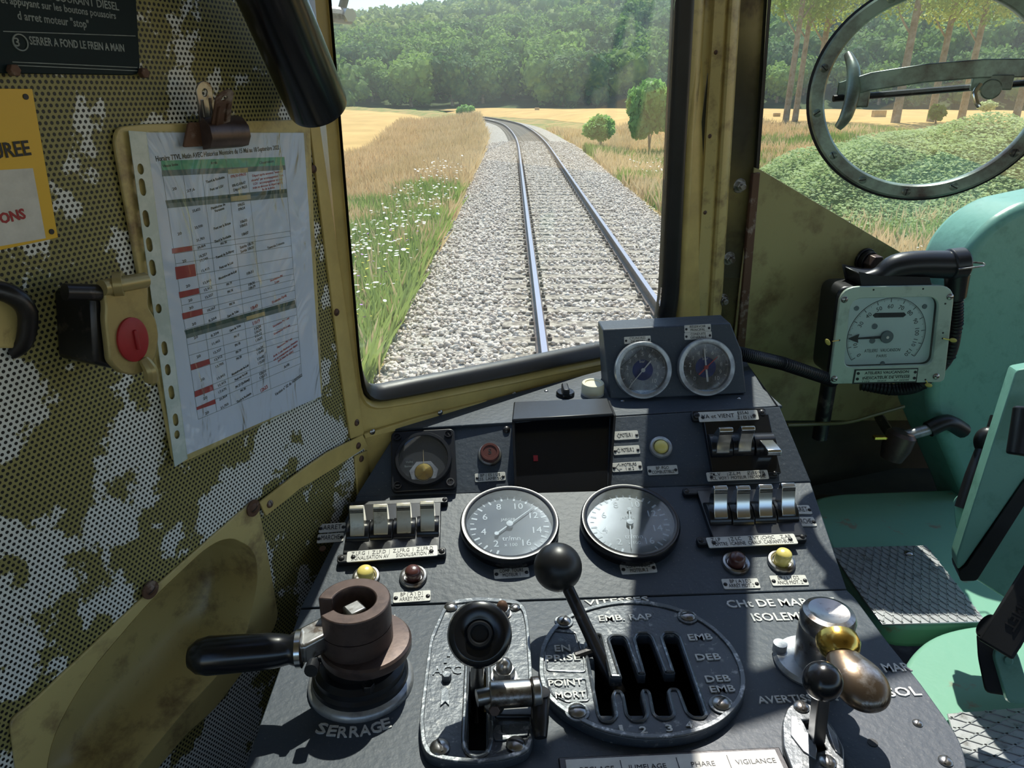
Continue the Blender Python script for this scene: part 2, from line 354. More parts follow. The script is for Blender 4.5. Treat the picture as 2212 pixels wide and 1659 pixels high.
# left wall: perforated sheet with an opening for the pressed pocket
ctop = WL.uv(684, 258); cbot = WL.uv(782, 938); ds = (ctop[0] - cbot[0]) / (ctop[1] - cbot[1])
cl = lambda v: cbot[0] + ds * (v - cbot[1])
vt, vb = WL.uv(0, 0)[1] + .5, -.98
vt = (H + .55) - WL.P.z; vb = -WL.P.z
pocket_in = [(497, 1161), (535, 1180), (549, 1206), (552, 1254), (528, 1373), (470, 1452), (397, 1528), (300, 1645), (240, 1720), (140, 1760), (90, 1700), (107, 1596), (150, 1510), (199, 1437), (318, 1298), (430, 1192), (465, 1168)]
pin = polys(WL, pocket_in)
wall = struct(plate('wall_left', [[(-2.0, vb), (cl(vb), vb), (cl(vt), vt), (-2.0, vt)], rnd(pin, .02, 3)], .004, 'perf', None, WL.base(), z=-.004))
g = G(); g.prism([(-2.0, vb), (cl(vb), vb), (cl(vt), vt), (-2.0, vt)], -.11, -.095); struct(g.build('wall_outer', 'dark', None, WL.base(), smooth=0))
def strip(name, pts, m='ylw', t=.003, pl=None, screws=(), z=0.0):
    pl = pl or WL; o = struct(plate(name, [polys(pl, pts)], t, m, None, pl.base(), bevel=.0006, z=z))
    for sx, sy in screws:
        a, b = pl.uv(sx, sy); screw(o, a, b, t + z, .0045, random.uniform(0, 180), 'rust')
    return o
strip('trim_1', [(612, -40), (640, -40), (684, 254), (762, 800), (783, 938), (754, 947), (732, 800), (664, 262)], screws=((672, 365), (722, 674), (766, 912)))
strip('trim_2', [(776, 938), (786, 962), (700, 1018), (640, 1053), (566, 1112), (552, 1083), (640, 1016), (700, 975)], screws=((765, 961), (573, 1086)), z=.0032)
strip('trim_3', [(763, 985), (790, 972), (795, 1075), (772, 1090)], screws=((776, 990),), z=0)
# windscreen wall
_g = [(547, -780), (663, 0), (698, 258), (746, 567), (781, 779), (801, 846), (900, 826), (1100, 788), (1300, 748), (1425, 722), (1440, 640), (1455, 330), (1472, 0), (1508, -780)]
_o = [(540, -800), (656, 0), (691, 258), (738, 567), (769, 782), (788, 876), (900, 856), (1100, 817), (1300, 775), (1452, 745), (1468, 640), (1482, 330), (1502, 0), (1540, -800)]
_y = [(537, -810), (651, 0), (687.5, 258), (733, 567), (764.5, 790), (780, 891), (900, 872), (1100, 832), (1300, 790), (1466, 758), (1482, 640), (1496, 330), (1516, 0), (1557, -810)]
rr = [.03] * 4 + [.02, .055] + [.02] * 3 + [.05] + [.02] * 3 + [.03]
clampu = lambda P_, m_: [(max(x, m_), y) for x, y in P_]
gi, go, gy = rnd(clampu(polys(WN, _g), .0065), rr), rnd(clampu(polys(WN, _o), .0022), rr), rnd(clampu(polys(WN, _y), .0004), rr)
wv0 = WN.uv(790, 1050)[1]; wr = WN.uv(1500, 400)[0]; wvt = max(q[1] for q in gy) + .06
pr_t, pr_b = WN.uv(1610, -830), WN.uv(1520, 760)
outl = [(-.012, -.9), (pr_b[0], -.9), pr_b, pr_t, (pr_t[0], wvt + .25), (-.012, wvt + .25)]
struct(plate('wall_front', [outl, gy], .02, 'ylw', None, WN.base(), z=-.02))
g = G()   # rolled yellow rim between wall and rubber
n = len(gy)
def ring(g, loops, hs):
    k = len(loops[0]); vs = []; 
    for lp, h in zip(loops, hs): vs += [(p[0], p[1], h) for p in lp]
    fs = [(a * k + i, a * k + (i + 1) % k, (a + 1) * k + (i + 1) % k, (a + 1) * k + i) for a in range(len(loops) - 1) for i in range(k)]
    return g.add(vs, fs)
def lerp(A, B, t): return [(a[0] * (1 - t) + b[0] * t, a[1] * (1 - t) + b[1] * t) for a, b in zip(A, B)]
win = struct(ring(G(), [gy, lerp(gy, go, .35), lerp(gy, go, .8), go, go], [0, .004, .002, -.006, -.02]).build('window_frame', 'ylw', None, WN.base(), smooth=60))
rub = struct(ring(G(), [go, lerp(go, gi, .1), lerp(go, gi, .3), lerp(go, gi, .5), lerp(go, gi, .8), gi, gi], [-.008, .002, .006, .004, -.002, -.006, -.02]).build('window_rubber_seal', 'rubber', None, WN.base(), smooth=60))
gp = G(); gp.prism(gi, -.014, -.011); struct(gp.build('window_1', 'glass', None, WN.base(), smooth=0))
struct(plate('windscreen_rail', [polys(WN, [(785, 944), (900, 915), (1100, 866), (1320, 808), (1320, 797), (1100, 851), (900, 899), (783, 934)])], .006, 'ylw', None, WN.base(), bevel=.001))
rail_o = bpy.data.objects['windscreen_rail']
for sx, sy in ((946, 888), (1105, 849), (800, 929)):
    a, b = WN.uv(sx, sy); screw(rail_o, a, b, .006, .004, random.uniform(0, 180), 'steel')
# pillar: rolled posts between the panes, profile swept down the slanted corner
prof = [(1468, -.03), (1470, .0), (1476, .006), (1500, .008), (1513, .004), (1518, -.002), (1532, -.002), (1538, .006), (1560, .008), (1566, .002), (1570, .007), (1576, .010), (1590, .008), (1594, .0), (1644, .0), (1650, -.002), (1652, -.05)]
g = G(); ys = [-860, -300, 60, 240, 420, 600, 780, 900]
vs = []; lean = -.062
for y in ys:
    for x, h in prof: vs.append(FR.hit(x + lean * (y - 100) * (1.0 if x > 1500 else 1.0), y, h))
k = len(prof); fs = [(a * k + i, (a + 1) * k + i, (a + 1) * k + i + 1, a * k + i + 1) for a in range(len(ys) - 1) for i in range(k - 1)]
struct(g.add(vs, fs).build('pillar', 'ylwd', None, smooth=35)); pil = bpy.data.objects['pillar']
IB = FR.base()
def onFR(x, y, h): return IB.inverted() @ FR.hit(x, y, h)
for i, (x, y) in enumerate(((1597, 401), (1574, 558), (1560, 648))):
    q = onFR(x, y, 0); nb = G(); nb.prism(hexa(.0085), 0, .008, T(q)); nb.cyl(.012, -.001, .0015, T(q)); nb.cyl(.005, .008, .013, T(q)); 
    tag(nb.build('hex_nut', 'steel', None, IB, bevel=.0006), ['steel hex nut on the pillar just below the corner of the right window', 'steel hex nut on the pillar, middle one of the three', 'steel hex nut on the pillar, lowest of the three'][i], 'nut', 'hex nuts down the pillar')
for x, y in ((1546, 113), (1533, 294), (1523, 459)):
    q = onFR(x, y, .006); screw(pil, q.x, q.y, q.z, .0035, 70, 'rust', M=IB)
g = G()
for a, b2, dx in ((-250, 365, 3),):
    g.add([FR.hit(1676, -250, .006), FR.hit(1684, -250, .006), FR.hit(1640, 365, .006), FR.hit(1633, 365, .006), FR.hit(1676, -250, -.03), FR.hit(1684, -250, -.03), FR.hit(1640, 365, -.03), FR.hit(1633, 365, -.03)], [(0, 1, 2, 3), (4, 5, 6, 7), (0, 4, 7, 3), (1, 5, 6, 2)])
struct(g.build('window_edge_seal', 'rubber', None, smooth=0))
# right front pane and the wall round it
o0 = FR.uv(1640, 420); o1 = FR.uv(2700, 640)
p = [FR.uv(1700, -760), FR.uv(1620, 640), (FR.uv(2450, 600)[0], FR.uv(1620, 640)[1]), (FR.uv(2450, 600)[0], FR.uv(1700, -760)[1])]
u0, u1 = p[0][0] - .06, p[2][0] + .5; v0, v1 = -(FR.P.z) / FR.v.z, (H + .55 - FR.P.z) / FR.v.z
struct(plate('wall_front', [[(u0 + .06, v0), (u1, v0), (u1, v1), (u0 + .03, v1)], p], .03, 'dark', None, FR.base(), z=-.03))
g = G(); g.prism(p, -.02, -.016); struct(g.build('window_2', 'glass2', None, FR.base(), smooth=0))
# diagonal gusset plate
gus = thing('gusset_plate', 'dirty olive painted sheet steel plate with a diagonal top edge below the right window', 'panel', FR.base())
gp_ = polys(FR, [(1624, 360), (1640, 366), (1955, 552), (2075, 622), (2105, 760), (2105, 905), (1560, 905)])
plate('sheet', [gp_], .003, 'olive', gus, bevel=.0006, z=.004)
plate('stiffener_angle', [polys(FR, [(1618, 372), (1633, 370), (1600, 760), (1583, 760)])], .008, 'rust', gus, bevel=.001, z=.004)
# floor, ceiling, dark footwell
g = G(); g.box(4.4, 3.2, .04, (1.2, 0.2, -.02)); struct(g.build('floor', 'floor', smooth=0))
g = G(); g.prism([(-.75, -1.6), (3.2, -1.6), (3.2, 1.15), (.35, .95), (-.1, .62), (-.75, .0)], H + .55, H + .59); struct(g.build('ceiling', 'ceil', smooth=0))
g = G(); g.box(.04, 2.9, .9, (2.45, -.15, .45)); struct(g.build('wall_right', 'dark', smooth=0))
g = G(); g.box(4.0, .04, 1.1, (1.2, -1.5, .55)); g.box(4.0, .04, .35, (1.2, -1.5, H + .40)); struct(g.build('wall_back', 'ceil', smooth=0))

# ================================================================ outside
RT = H - 2.43                                    # top of rail
def xc(y): return 1.08 - .0012 * max(0, y - 36) ** 2 - .0034 * max(0, y - 62) ** 2
def gz(x, y):
    d = abs(x - xc(y)); z = RT - .42
    if d > 2.6: z -= min((d - 2.6) * .12, .45)
    if x > xc(y) + 5: z += min((x - xc(y) - 5) * .15, 1.3)
    if x < xc(y) - 2.7: z += min(max(y - 46, 0) * .045, 1.0) + max(0, y - 60) * .004
    return z + .08 * math.sin(x * .5) * math.cos(y * .35) - max(0, y - 60) * .006
def gmat(name, cols, s1, s2, rough=.9, bump=.6, bs=60, vor=False, thr=(.42, .6), dist=.03):
    m = bpy.data.materials.new(name); m.use_nodes = True; nt = m.node_tree; N = nt.nodes; L = nt.links; b = N['Principled BSDF']; b.inputs['Roughness'].default_value = rough; b.inputs['Specular IOR Level'].default_value = .15
    tc = N.new('ShaderNodeTexCoord'); n = N.new('ShaderNodeTexNoise'); n.inputs['Scale'].default_value = s1; n.inputs['Detail'].default_value = 6; L.new(tc.outputs['Object'], n.inputs['Vector'])
    r = N.new('ShaderNodeValToRGB'); e = r.color_ramp.elements; e[0].position = thr[0]; e[1].position = thr[1]; e[0].color = (*cols[0], 1); e[1].color = (*cols[1], 1)
    if vor:
        v = N.new('ShaderNodeTexVoronoi'); v.inputs['Scale'].default_value = s2; L.new(tc.outputs['Object'], v.inputs['Vector'])
        sp = N.new('ShaderNodeSeparateColor'); L.new(v.outputs['Color'], sp.inputs[0]); L.new(sp.outputs[0], r.inputs[0]); h = v.outputs['Distance']
        e[0].position = 0; e[1].position = 1
    else:
        L.new(n.outputs[0], r.inputs[0]); n2 = N.new('ShaderNodeTexNoise'); n2.inputs['Scale'].default_value = s2; n2.inputs['Detail'].default_value = 4; L.new(tc.outputs['Object'], n2.inputs['Vector']); h = n2.outputs[0]
    L.new(r.outputs[0], b.inputs['Base Color'])
    bp = N.new('ShaderNodeBump'); bp.inputs['Strength'].default_value = bump; bp.inputs['Distance'].default_value = dist; bp.invert = vor; L.new(h, bp.inputs['Height']); L.new(bp.outputs[0], b.inputs['Normal']); return m
MT['ballast'] = gmat('ballast_stone', ((.26, .23, .20), (.60, .56, .50)), 3, 22, vor=True, bump=1)
MT['field'] = gmat('stubble_field', ((.66, .43, .17), (.52, .34, .13)), .35, 30, thr=(.35, .65))
MT['verge'] = gmat('dry_verge', ((.42, .30, .13), (.22, .24, .08)), .8, 40)
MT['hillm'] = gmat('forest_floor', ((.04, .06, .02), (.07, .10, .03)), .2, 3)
MT['stone'] = mat('loose_stone', (.80, .72, .62), .85, 0, 9, 0, (.42, .34, .28), .52, soft=.12)
MT['railtop'] = mat('rolled_rail', (.12, .08, .065), .55, .3, 20, 0, (.07, .05, .04), .5)
MT['railshine'] = mat('polished_rail_head', (.55, .5, .55), .28, .9)
MT['sleeper'] = mat('weathered_timber', (.42, .37, .30), .85, 0, 9, 0, (.17, .14, .11), .5, .5, 25)
def leaf_mat(name, c1, c2, tr=.35, s=1.2, rough=.55):
    m = bpy.data.materials.new(name); m.use_nodes = True; nt = m.node_tree; N = nt.nodes; L = nt.links; N.clear(); out = N.new('ShaderNodeOutputMaterial')
    d = N.new('ShaderNodeBsdfPrincipled'); d.inputs['Roughness'].default_value = rough; d.inputs['Specular IOR Level'].default_value = .3; t = N.new('ShaderNodeBsdfTranslucent')
    tc = N.new('ShaderNodeTexCoord'); n = N.new('ShaderNodeTexNoise'); n.inputs['Scale'].default_value = s; n.inputs['Detail'].default_value = 3; L.new(tc.outputs['Object'], n.inputs['Vector'])
    oi = N.new('ShaderNodeObjectInfo'); ad = N.new('ShaderNodeMath'); ad.operation = 'MULTIPLY_ADD'; ad.inputs[1].default_value = .5; L.new(oi.outputs['Random'], ad.inputs[0]); L.new(n.outputs[0], ad.inputs[2])
    r = N.new('ShaderNodeValToRGB'); e = r.color_ramp.elements; e[0].position = .45; e[1].position = 1.0; e[0].color = (*c1, 1); e[1].color = (*c2, 1); L.new(ad.outputs[0], r.inputs[0])
    L.new(r.outputs[0], d.inputs['Base Color']); L.new(r.outputs[0], t.inputs[0]); mx = N.new('ShaderNodeMixShader'); mx.inputs[0].default_value = tr; L.new(d.outputs[0], mx.inputs[1]); L.new(t.outputs[0], mx.inputs[2]); L.new(mx.outputs[0], out.inputs[0]); return m
MT['leaf'] = leaf_mat('forest_leaves', (.045, .13, .045), (.26, .40, .09), rough=.8)
MT['leafp'] = leaf_mat('poplar_leaves', (.20, .32, .06), (.42, .50, .12), .5)
MT['leafb'] = leaf_mat('bright_leaves', (.16, .38, .08), (.34, .55, .16), .5)
MT['bramb'] = leaf_mat('bramble_leaves', (.30, .42, .16), (.60, .68, .36), .4, .9, .7)
MT['straw'] = leaf_mat('dry_grass', (.66, .48, .24), (.85, .66, .40), .4, .5, .7)
MT['weed'] = leaf_mat('green_weeds', (.18, .28, .06), (.42, .50, .15), .45, .8, .6)
MT['umbel'] = mat('white_petals', (.85, .85, .78), .7); MT['yfl'] = mat('yellow_petals', (.8, .62, .05), .6); MT['pfl'] = mat('purple_petals', (.35, .14, .45), .6)
MT['bark'] = mat('pale_bark', (.36, .30, .22), .8, 0, 2.5, 0, (.22, .15, .08), .5, .5, 20, soft=.12)
MT['hay'] = mat('straw_bale', (.62, .42, .2), .8, noise_s=6, noise_a=.3)

def grid(name, xs, ys, zf, m):
    vs = [(x, y, zf(x, y)) for y in ys for x in xs]; nx = len(xs)
    fs = [(j * nx + i, j * nx + i + 1, (j + 1) * nx + i + 1, (j + 1) * nx + i) for j in range(len(ys) - 1) for i in range(nx - 1)]
    return struct(G().add(vs, fs).build(name, m, smooth=80))
def lin(a, b, n): return [a + (b - a) * i / (n - 1) for i in range(n)]
Y1 = lin(-4, 40, 45) + lin(42, 170, 60)

def band(name, offs, m, zf, ys=Y1):
    vs = [(xc(y) + o, y, zf(o, y)) for y in ys for o in offs]; nx = len(offs)
    fs = [(j * nx + i, j * nx + i + 1, (j + 1) * nx + i + 1, (j + 1) * nx + i) for j in range(len(ys) - 1) for i in range(nx - 1)]
    return struct(G().add(vs, fs).build(name, m, smooth=80))
band('verge', [-7.6, -6, -4.8, -3.6, -2.3, 2.3, 3.6, 5, 7, 9.5], 'verge', lambda o, y: gz(xc(y) + o, y) + (.02 if abs(o) < 7.5 else -.05))
band('wheat_field', lin(-150, -6.2, 50), 'field', lambda o, y: gz(xc(y) + o, y))
band('stubble_field', lin(9.0, 230, 60), 'field', lambda o, y: gz(xc(y) + o, y) - .02)
band('track_ballast', [-2.75, -2.35, -1.7, -1.3, 0, 1.3, 1.7, 2.35, 2.75], 'ballast', lambda o, y: RT - (.19 if abs(o) <= 1.7 else .30 if abs(o) < 2.5 else .50), lin(-2, 40, 80) + lin(41, 130, 60))
# rails
def rail(name, off, label):
    prof = [(-.07, -.16), (.07, -.16), (.07, -.145), (.012, -.125), (.01, -.045), (.034, -.032), (.036, -.006), (.030, 0), (-.030, 0), (-.036, -.006), (-.034, -.032), (-.01, -.045), (-.012, -.125), (-.07, -.145)]
    ys = lin(-1.5, 34, 20) + lin(35, 125, 90); k = len(prof)
    def mk(pf, closed):
        k = len(pf); vs = []
        for y in ys:
            s = (xc(y + .5) - xc(y - .5)); nx = 1 / math.hypot(1, s)
            for a, b in pf: vs.append((xc(y) + (off + a) * nx, y - (off + a) * s * nx, RT + b))
        return G().add(vs, [(j * k + i, j * k + (i + 1) % k, (j + 1) * k + (i + 1) % k, (j + 1) * k + i) for j in range(len(ys) - 1) for i in range(k if closed else k - 1)])
    t = thing(name, label, 'rail', Matrix(), 'pair of running rails')
    mk(prof, True).build('rail_web', 'railtop', t, smooth=20)
    mk([(.031, .0008), (-.031, .0008)], False).build('running_surface', 'railshine', t, smooth=0, label='shiny worn top of the rail'); return t
rail('rail', -.75, 'left steel running rail of the track curving away ahead')
rail('rail', .75, 'right steel running rail of the track curving away ahead')
sg = G(); sg.box(2.4, .24, .12, (0, 0, -.06))
sl0 = sg.build('railway_sleeper', 'sleeper', None, T((xc(4), 3.0, RT - .160)), bevel=.008)
tag(sl0, 'weathered timber sleeper in the ballast under the rails ahead', 'sleeper', 'sleepers of the track ahead')
cg = G(); cg.box(.05, .11, .045, (-.095, 0, .02)); cg.box(.05, .11, .045, (.095, 0, .02)); cg.cyl(.016, .03, .07, T((-.09, 0, 0)), 8); cg.cyl(.016, .03, .07, T((.09, 0, 0)), 8)
clip0 = cg.build('rail_clip', 'railtop', sl0, T((-.75, 0, -.005))); clone(clip0, T((.75, 0, -.005)), parent=sl0)
y = 3.0; i = 0
sl_far = sl0.copy(); 
while y < 78:
    y += .62 if y < 30 else .63; i += 1
    s = (xc(y + .5) - xc(y - .5)); Mx = T((xc(y), y, RT - .160)) @ Rm(math.degrees(math.atan(-s)) + random.uniform(-.8, .8), 'Z')
    if y < 32: c = clone(sl0, Mx)
    else: c = sl0.copy(); COL.objects.link(c); c.matrix_basis = Mx
bpy.data.objects.remove(sl_far)
# loose stones on the bed
def scatter(name, n, base_v, base_f, pos, scale, rot, m, label, cat, kind='stuff', mats=None, midx=None):
    bv = np.array(base_v, float); bf = np.array(base_f, int); k = len(bv); pos = np.asarray(pos); n = len(pos)
    v = bv[None] * scale[:, None, :] if scale.ndim == 2 else bv[None] * scale[:, None, None]
    ca, sa = np.cos(rot[:, 0]), np.sin(rot[:, 0]); cb, sb = np.cos(rot[:, 1]), np.sin(rot[:, 1])
    y = v[..., 1] * cb[:, None] - v[..., 2] * sb[:, None]; z = v[..., 1] * sb[:, None] + v[..., 2] * cb[:, None]; x = v[..., 0]
    X = x * ca[:, None] - y * sa[:, None]; Y = x * sa[:, None] + y * ca[:, None]
    V = np.stack([X, Y, z], -1) + pos[:, None, :]; Fc = bf[None] + (np.arange(n) * k)[:, None, None]
    me = bpy.data.meshes.new(name); nv = n * k; nf = n * len(bf); q = bf.shape[1]
    me.vertices.add(nv); me.vertices.foreach_set('co', V.reshape(-1)); me.loops.add(nf * q); me.loops.foreach_set('vertex_index', Fc.reshape(-1).astype(np.int32))
    me.polygons.add(nf); me.polygons.foreach_set('loop_start', np.arange(nf, dtype=np.int32) * q)
    for mm in (mats or [m]): me.materials.append(MT[mm])
    if midx is not None: me.polygons.foreach_set('material_index', np.repeat(midx, len(bf)).astype(np.int32))
    me.update(calc_edges=True); o = bpy.data.objects.new(name, me); COL.objects.link(o)
    if label: tag(o, label, cat, kind=kind)
    return o
ico_v = []; bm = bmesh.new(); bmesh.ops.create_icosphere(bm, subdivisions=1, radius=1); ico_v = [tuple(v.co) for v in bm.verts]; ico_f = [tuple(v.index for v in f.verts) for f in bm.faces]; bm.free()
st_v = [(a * (1 + .35 * math.sin(i * 7.1)), b * (1 + .3 * math.cos(i * 3.3)), c * (.75 + .2 * math.sin(i * 1.7))) for i, (a, b, c) in enumerate(ico_v)]
n = 40000; yy = 2.5 + 42 * RNG.random(n) ** 1.4; oo = RNG.uniform(-2.7, 2.7, n)
keep = (np.abs(np.abs(oo) - .75) > .12); ph = ((yy - 3.0) % .62); ph = np.minimum(ph, .62 - ph)
keep &= ~((ph < .085) & (np.abs(oo) < 1.15) & (RNG.random(n) > .22)); yy, oo = yy[keep], oo[keep]; n = len(yy)
zz = RT - np.interp(np.abs(oo), [0, 1.7, 2.35, 2.75], [.180, .180, .292, .49]) + RNG.uniform(-.02, .025, n)
scatter('ballast_stones', n, st_v, ico_f, np.stack([1.08 + oo, yy, zz], 1), RNG.uniform(.018, .042, n), RNG.uniform(0, 6.28, (n, 2)), 'stone', 'loose pale grey and brown ballast stones spread between and beside the rails', 'ballast')
# grasses
blade_v = [(-.5, 0, 0), (.5, 0, 0), (.15, .12, .6), (0, .35, 1)]; blade_f = [(0, 1, 2), (0, 2, 3)]
def blades(name, n, xr, yr, hgt, wid, m, label, cat, ypow=1.6, side=None, keepf=None, tiltr=.35):
    yy = yr[0] + (yr[1] - yr[0]) * RNG.random(n) ** ypow; oo = xr[0] + (xr[1] - xr[0]) * RNG.random(n)
    if keepf is not None: k = keepf(oo, yy); yy, oo = yy[k], oo[k]; n = len(yy)
    xx = np.array([xc(y) for y in yy]) + oo; zz = np.array([gz(a, b) for a, b in zip(xx, yy)])
    hh = hgt * RNG.uniform(.5, 1.15, n); ww = wid * (1 + yy / 12)
    return scatter(name, n, blade_v, blade_f, np.stack([xx, yy, zz], 1), np.stack([ww, hh * .8, hh], 1), np.stack([RNG.uniform(0, 6.28, n), RNG.uniform(-tiltr, tiltr, n)], 1), m, label, cat)
pn = lambda a, b, s: np.array([noise.noise(Vector((x * s, y * s, 3.3))) for x, y in zip(a, b)])
blades('dry_grass', 80000, (-9.5, -2.45), (3, 66), .62, .0055, 'straw', 'tall golden dry grass along the left side of the track', 'grass', 1.5, keepf=lambda o, y: (pn(o, y, .5) + (y - 19) * .08 + (RNG.random(len(y)) > .8) * 2) > .0)
blades('green_weeds', 70000, (-8.5, -2.5), (2.5, 27), .58, .009, 'weed', 'green weeds growing in the verge left of the track', 'weeds', 1.3, keepf=lambda o, y: (pn(o, y, .5) + (y - 19) * .08) < .15)
blades('dry_grass', 60000, (2.5, 15), (5, 62), .6, .006, 'straw', 'tall dry grass along the right side of the track', 'grass', 1.3, keepf=lambda o, y: pn(o, y, .45) > -.12)
blades('green_weeds', 95000, (2.6, 17), (6, 40), .5, .010, 'weed', 'green and yellow weeds on the right side of the track', 'weeds', 1.3, keepf=lambda o, y: pn(o, y, .45) < .1)
disc_v = [(0, 0, .12)] + [(math.cos(a * 1.0472), math.sin(a * 1.0472), .0) for a in range(6)]; disc_f = [(0, i + 1, (i + 1) % 6 + 1) for i in range(6)]
def flowers(name, n, xr, yr, s, m, label, hh=(.55, .95), yp=1.2):
    yy = yr[0] + (yr[1] - yr[0]) * RNG.random(n) ** yp; oo = xr[0] + (xr[1] - xr[0]) * RNG.random(n); xx = np.array([xc(y) for y in yy]) + oo
    zz = np.array([gz(a, b) for a, b in zip(xx, yy)]) + RNG.uniform(*hh, n)
    scatter(name, n, disc_v, disc_f, np.stack([xx, yy, zz], 1), s * RNG.uniform(.6, 1.3, n), np.stack([RNG.uniform(0, 6.28, n), RNG.uniform(-.5, .5, n)], 1), m, label, 'flowers')
flowers('wild_carrot_flowers', 520, (-4.0, -2.5), (5, 26), .032, 'umbel', 'white flat-topped flower heads beside the ballast on the left')
flowers('wild_carrot_flowers', 260, (-6.5, -3), (4, 13), .026, 'umbel', 'scattered white flower heads in the weeds left of the track')
flowers('yellow_flowers', 420, (-6.5, -2.6), (4, 13), .022, 'yfl', 'small yellow flowers among the weeds left of the track', (.4, .7))
flowers('purple_flowers', 130, (-6.5, -2.6), (4, 13), .022, 'pfl', 'small purple flowers among the weeds left of the track', (.5, .75))
flowers('wild_carrot_flowers', 220, (2.7, 5.5), (7, 30), .03, 'umbel', 'white flower heads in the grass right of the track')
# leafy crowns
def crown_mesh(name, lumps, ncard, cs, m, blob=True, trunk=None, seed=1, flat=.6):
    r = np.random.default_rng(seed); V = []; F3 = []
    tot = sum(l[3] ** 2 for l in lumps)
    for (x, y, z, rad) in lumps:
        if blob:
            k = len(V); bm = bmesh.new(); bmesh.ops.create_icosphere(bm, subdivisions=2, radius=rad * .86)
            for v in bm.verts:
                d = noise.noise(v.co * (1.7 / rad) + Vector((x, y, z + seed))) * .35 * rad; v.co += v.normal * d
            V += [(v.co.x + x, v.co.y + y, v.co.z * .9 + z) for v in bm.verts]; F3 += [tuple(v.index + k for v in f.verts) for f in bm.faces]; bm.free()
        nc = int(ncard * rad ** 2 / tot)
        for _ in range(nc):
            d = Vector(r.normal(size=3)).normalized(); p = Vector((x, y, z)) + d * rad * r.uniform(.78, 1.08); nn = (d + Vector(r.normal(size=3)) * flat).normalized()
            a = nn.orthogonal().normalized(); a = Matrix.Rotation(r.uniform(0, 6.28), 3, nn) @ a; b = nn.cross(a); s = cs * r.uniform(.6, 1.3); k = len(V)
            V += [tuple(p - a * s), tuple(p + b * s * .7), tuple(p + a * s), tuple(p - b * s * .7)]; F3 += [(k, k + 1, k + 2), (k, k + 2, k + 3)]
    me = bpy.data.meshes.new(name); me.from_pydata(V, [], F3); me.update(); me.materials.append(MT[m]); return me
def lumps(R, n, r, fl=.8):
    out = [(0, 0, R, R * .75)]
    for i in range(n):
        a = r.uniform(0, 6.28); q = r.uniform(.35, .75) * R; out.append((q * math.cos(a), q * math.sin(a), R * r.uniform(.5, 1.6) * fl, R * r.uniform(.3, .5)))
    return out
rr_ = random.Random(4)
crowns = [crown_mesh('tree_crown', lumps(4.2, 7, rr_), 900, .38, 'leaf', seed=s) for s in range(6)]
tk = G(); tk.tube([(0, 0, -4.5), (.1, 0, -1), (0, .1, 3)], [.35, .25, .15], 8, sub=1); tkm = tk.build('trunk', 'bark'); tkmesh = tkm.data; bpy.data.objects.remove(tkm)
def el_top(az): return float(np.interp(az, [-30, -13, -3, 3, 10, 20, 40, 60], [3.2, 3.5, 4.6, 6.0, 7.0, 8.2, 9.5, 9.0]))
R0, R1 = 135.0, 400.0
def hz(x, y):
    r = math.hypot(x, y); az = math.degrees(math.atan2(x, y)); t = min(max((r - R0) / (R1 - R0), 0), 1.15); zt = math.tan(math.radians(el_top(az))) * R1 + H
    return gz(0, 110) * (1 - t ** .9) + zt * t ** .9 + 2.5 * noise.noise(Vector((x * .02, y * .02, 0))) * min(t * 3, 1)
azs = lin(-40, 62, 50); rs = lin(R0 - 12, 470, 40)
vs = [(r * math.sin(math.radians(a)), r * math.cos(math.radians(a)), hz(r * math.sin(math.radians(a)), r * math.cos(math.radians(a))) - .3) for r in rs for a in azs]
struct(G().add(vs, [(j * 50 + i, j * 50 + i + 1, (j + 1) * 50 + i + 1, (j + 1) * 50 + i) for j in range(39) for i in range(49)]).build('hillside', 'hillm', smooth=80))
spots = []
r = R0 + 2
while r < 430:
    step = (6.2 if r < 155 else 8.2 if r < 230 else 9.5); a = -17.0
    while a < 42:
        da = math.degrees(step / r); aa = math.radians(a + random.uniform(-.35, .35) * da); q = r + random.uniform(-2.5, 2.5)
        spots.append((q * math.sin(aa), q * math.cos(aa), q)); a += da
    r += 6.5 if r < 230 else 9
spots.sort(key=lambda s: s[2]); near = spots[:290]; far = spots[290:]
for i, (x, y, q) in enumerate(near):
    sc = random.uniform(.8, 1.25); base = Vector((x, y, hz(x, y)))
    if q > 150: base.z += .5
    lab = 'deciduous tree in the dark wood at the foot of the hill'
    t = bpy.data.objects.new('forest_tree', None); COL.objects.link(t); t.matrix_world = T(base) @ Rm(random.uniform(0, 360), 'Z') @ Matrix.Diagonal((sc, sc, sc * 1.05, 1)); tag(t, lab, 'tree', 'trees at the foot of the hill')
    link('crown', crowns[i % 6], t, T((0, 0, -.5))); link('trunk', tkmesh, t, T((0, 0, 2.5)))
fl = [crown_mesh('c', lumps(4.4, 2, rr_), 130, .8, 'leaf', seed=20 + s) for s in range(3)]
Vs = []; Fs = []; k = 0
for j, c in enumerate(fl):
    cv = np.zeros(len(c.vertices) * 3); c.vertices.foreach_get('co', cv); cv = cv.reshape(-1, 3); cf = np.array([tuple(p.vertices) for p in c.polygons])
    for (x, y, q) in far[j::3]:
        s = random.uniform(.75, 1.35); a = random.uniform(0, 6.28); ca, sa = math.cos(a), math.sin(a)
        Vs.append(np.stack([(cv[:, 0] * ca - cv[:, 1] * sa) * s + x, (cv[:, 0] * sa + cv[:, 1] * ca) * s + y, cv[:, 2] * s + hz(x, y) + .8], 1)); Fs.append(cf + k); k += len(cv)
V = np.concatenate(Vs); Fc = np.concatenate(Fs); me = bpy.data.meshes.new('hill_forest'); me.vertices.add(len(V)); me.vertices.foreach_set('co', V.reshape(-1))
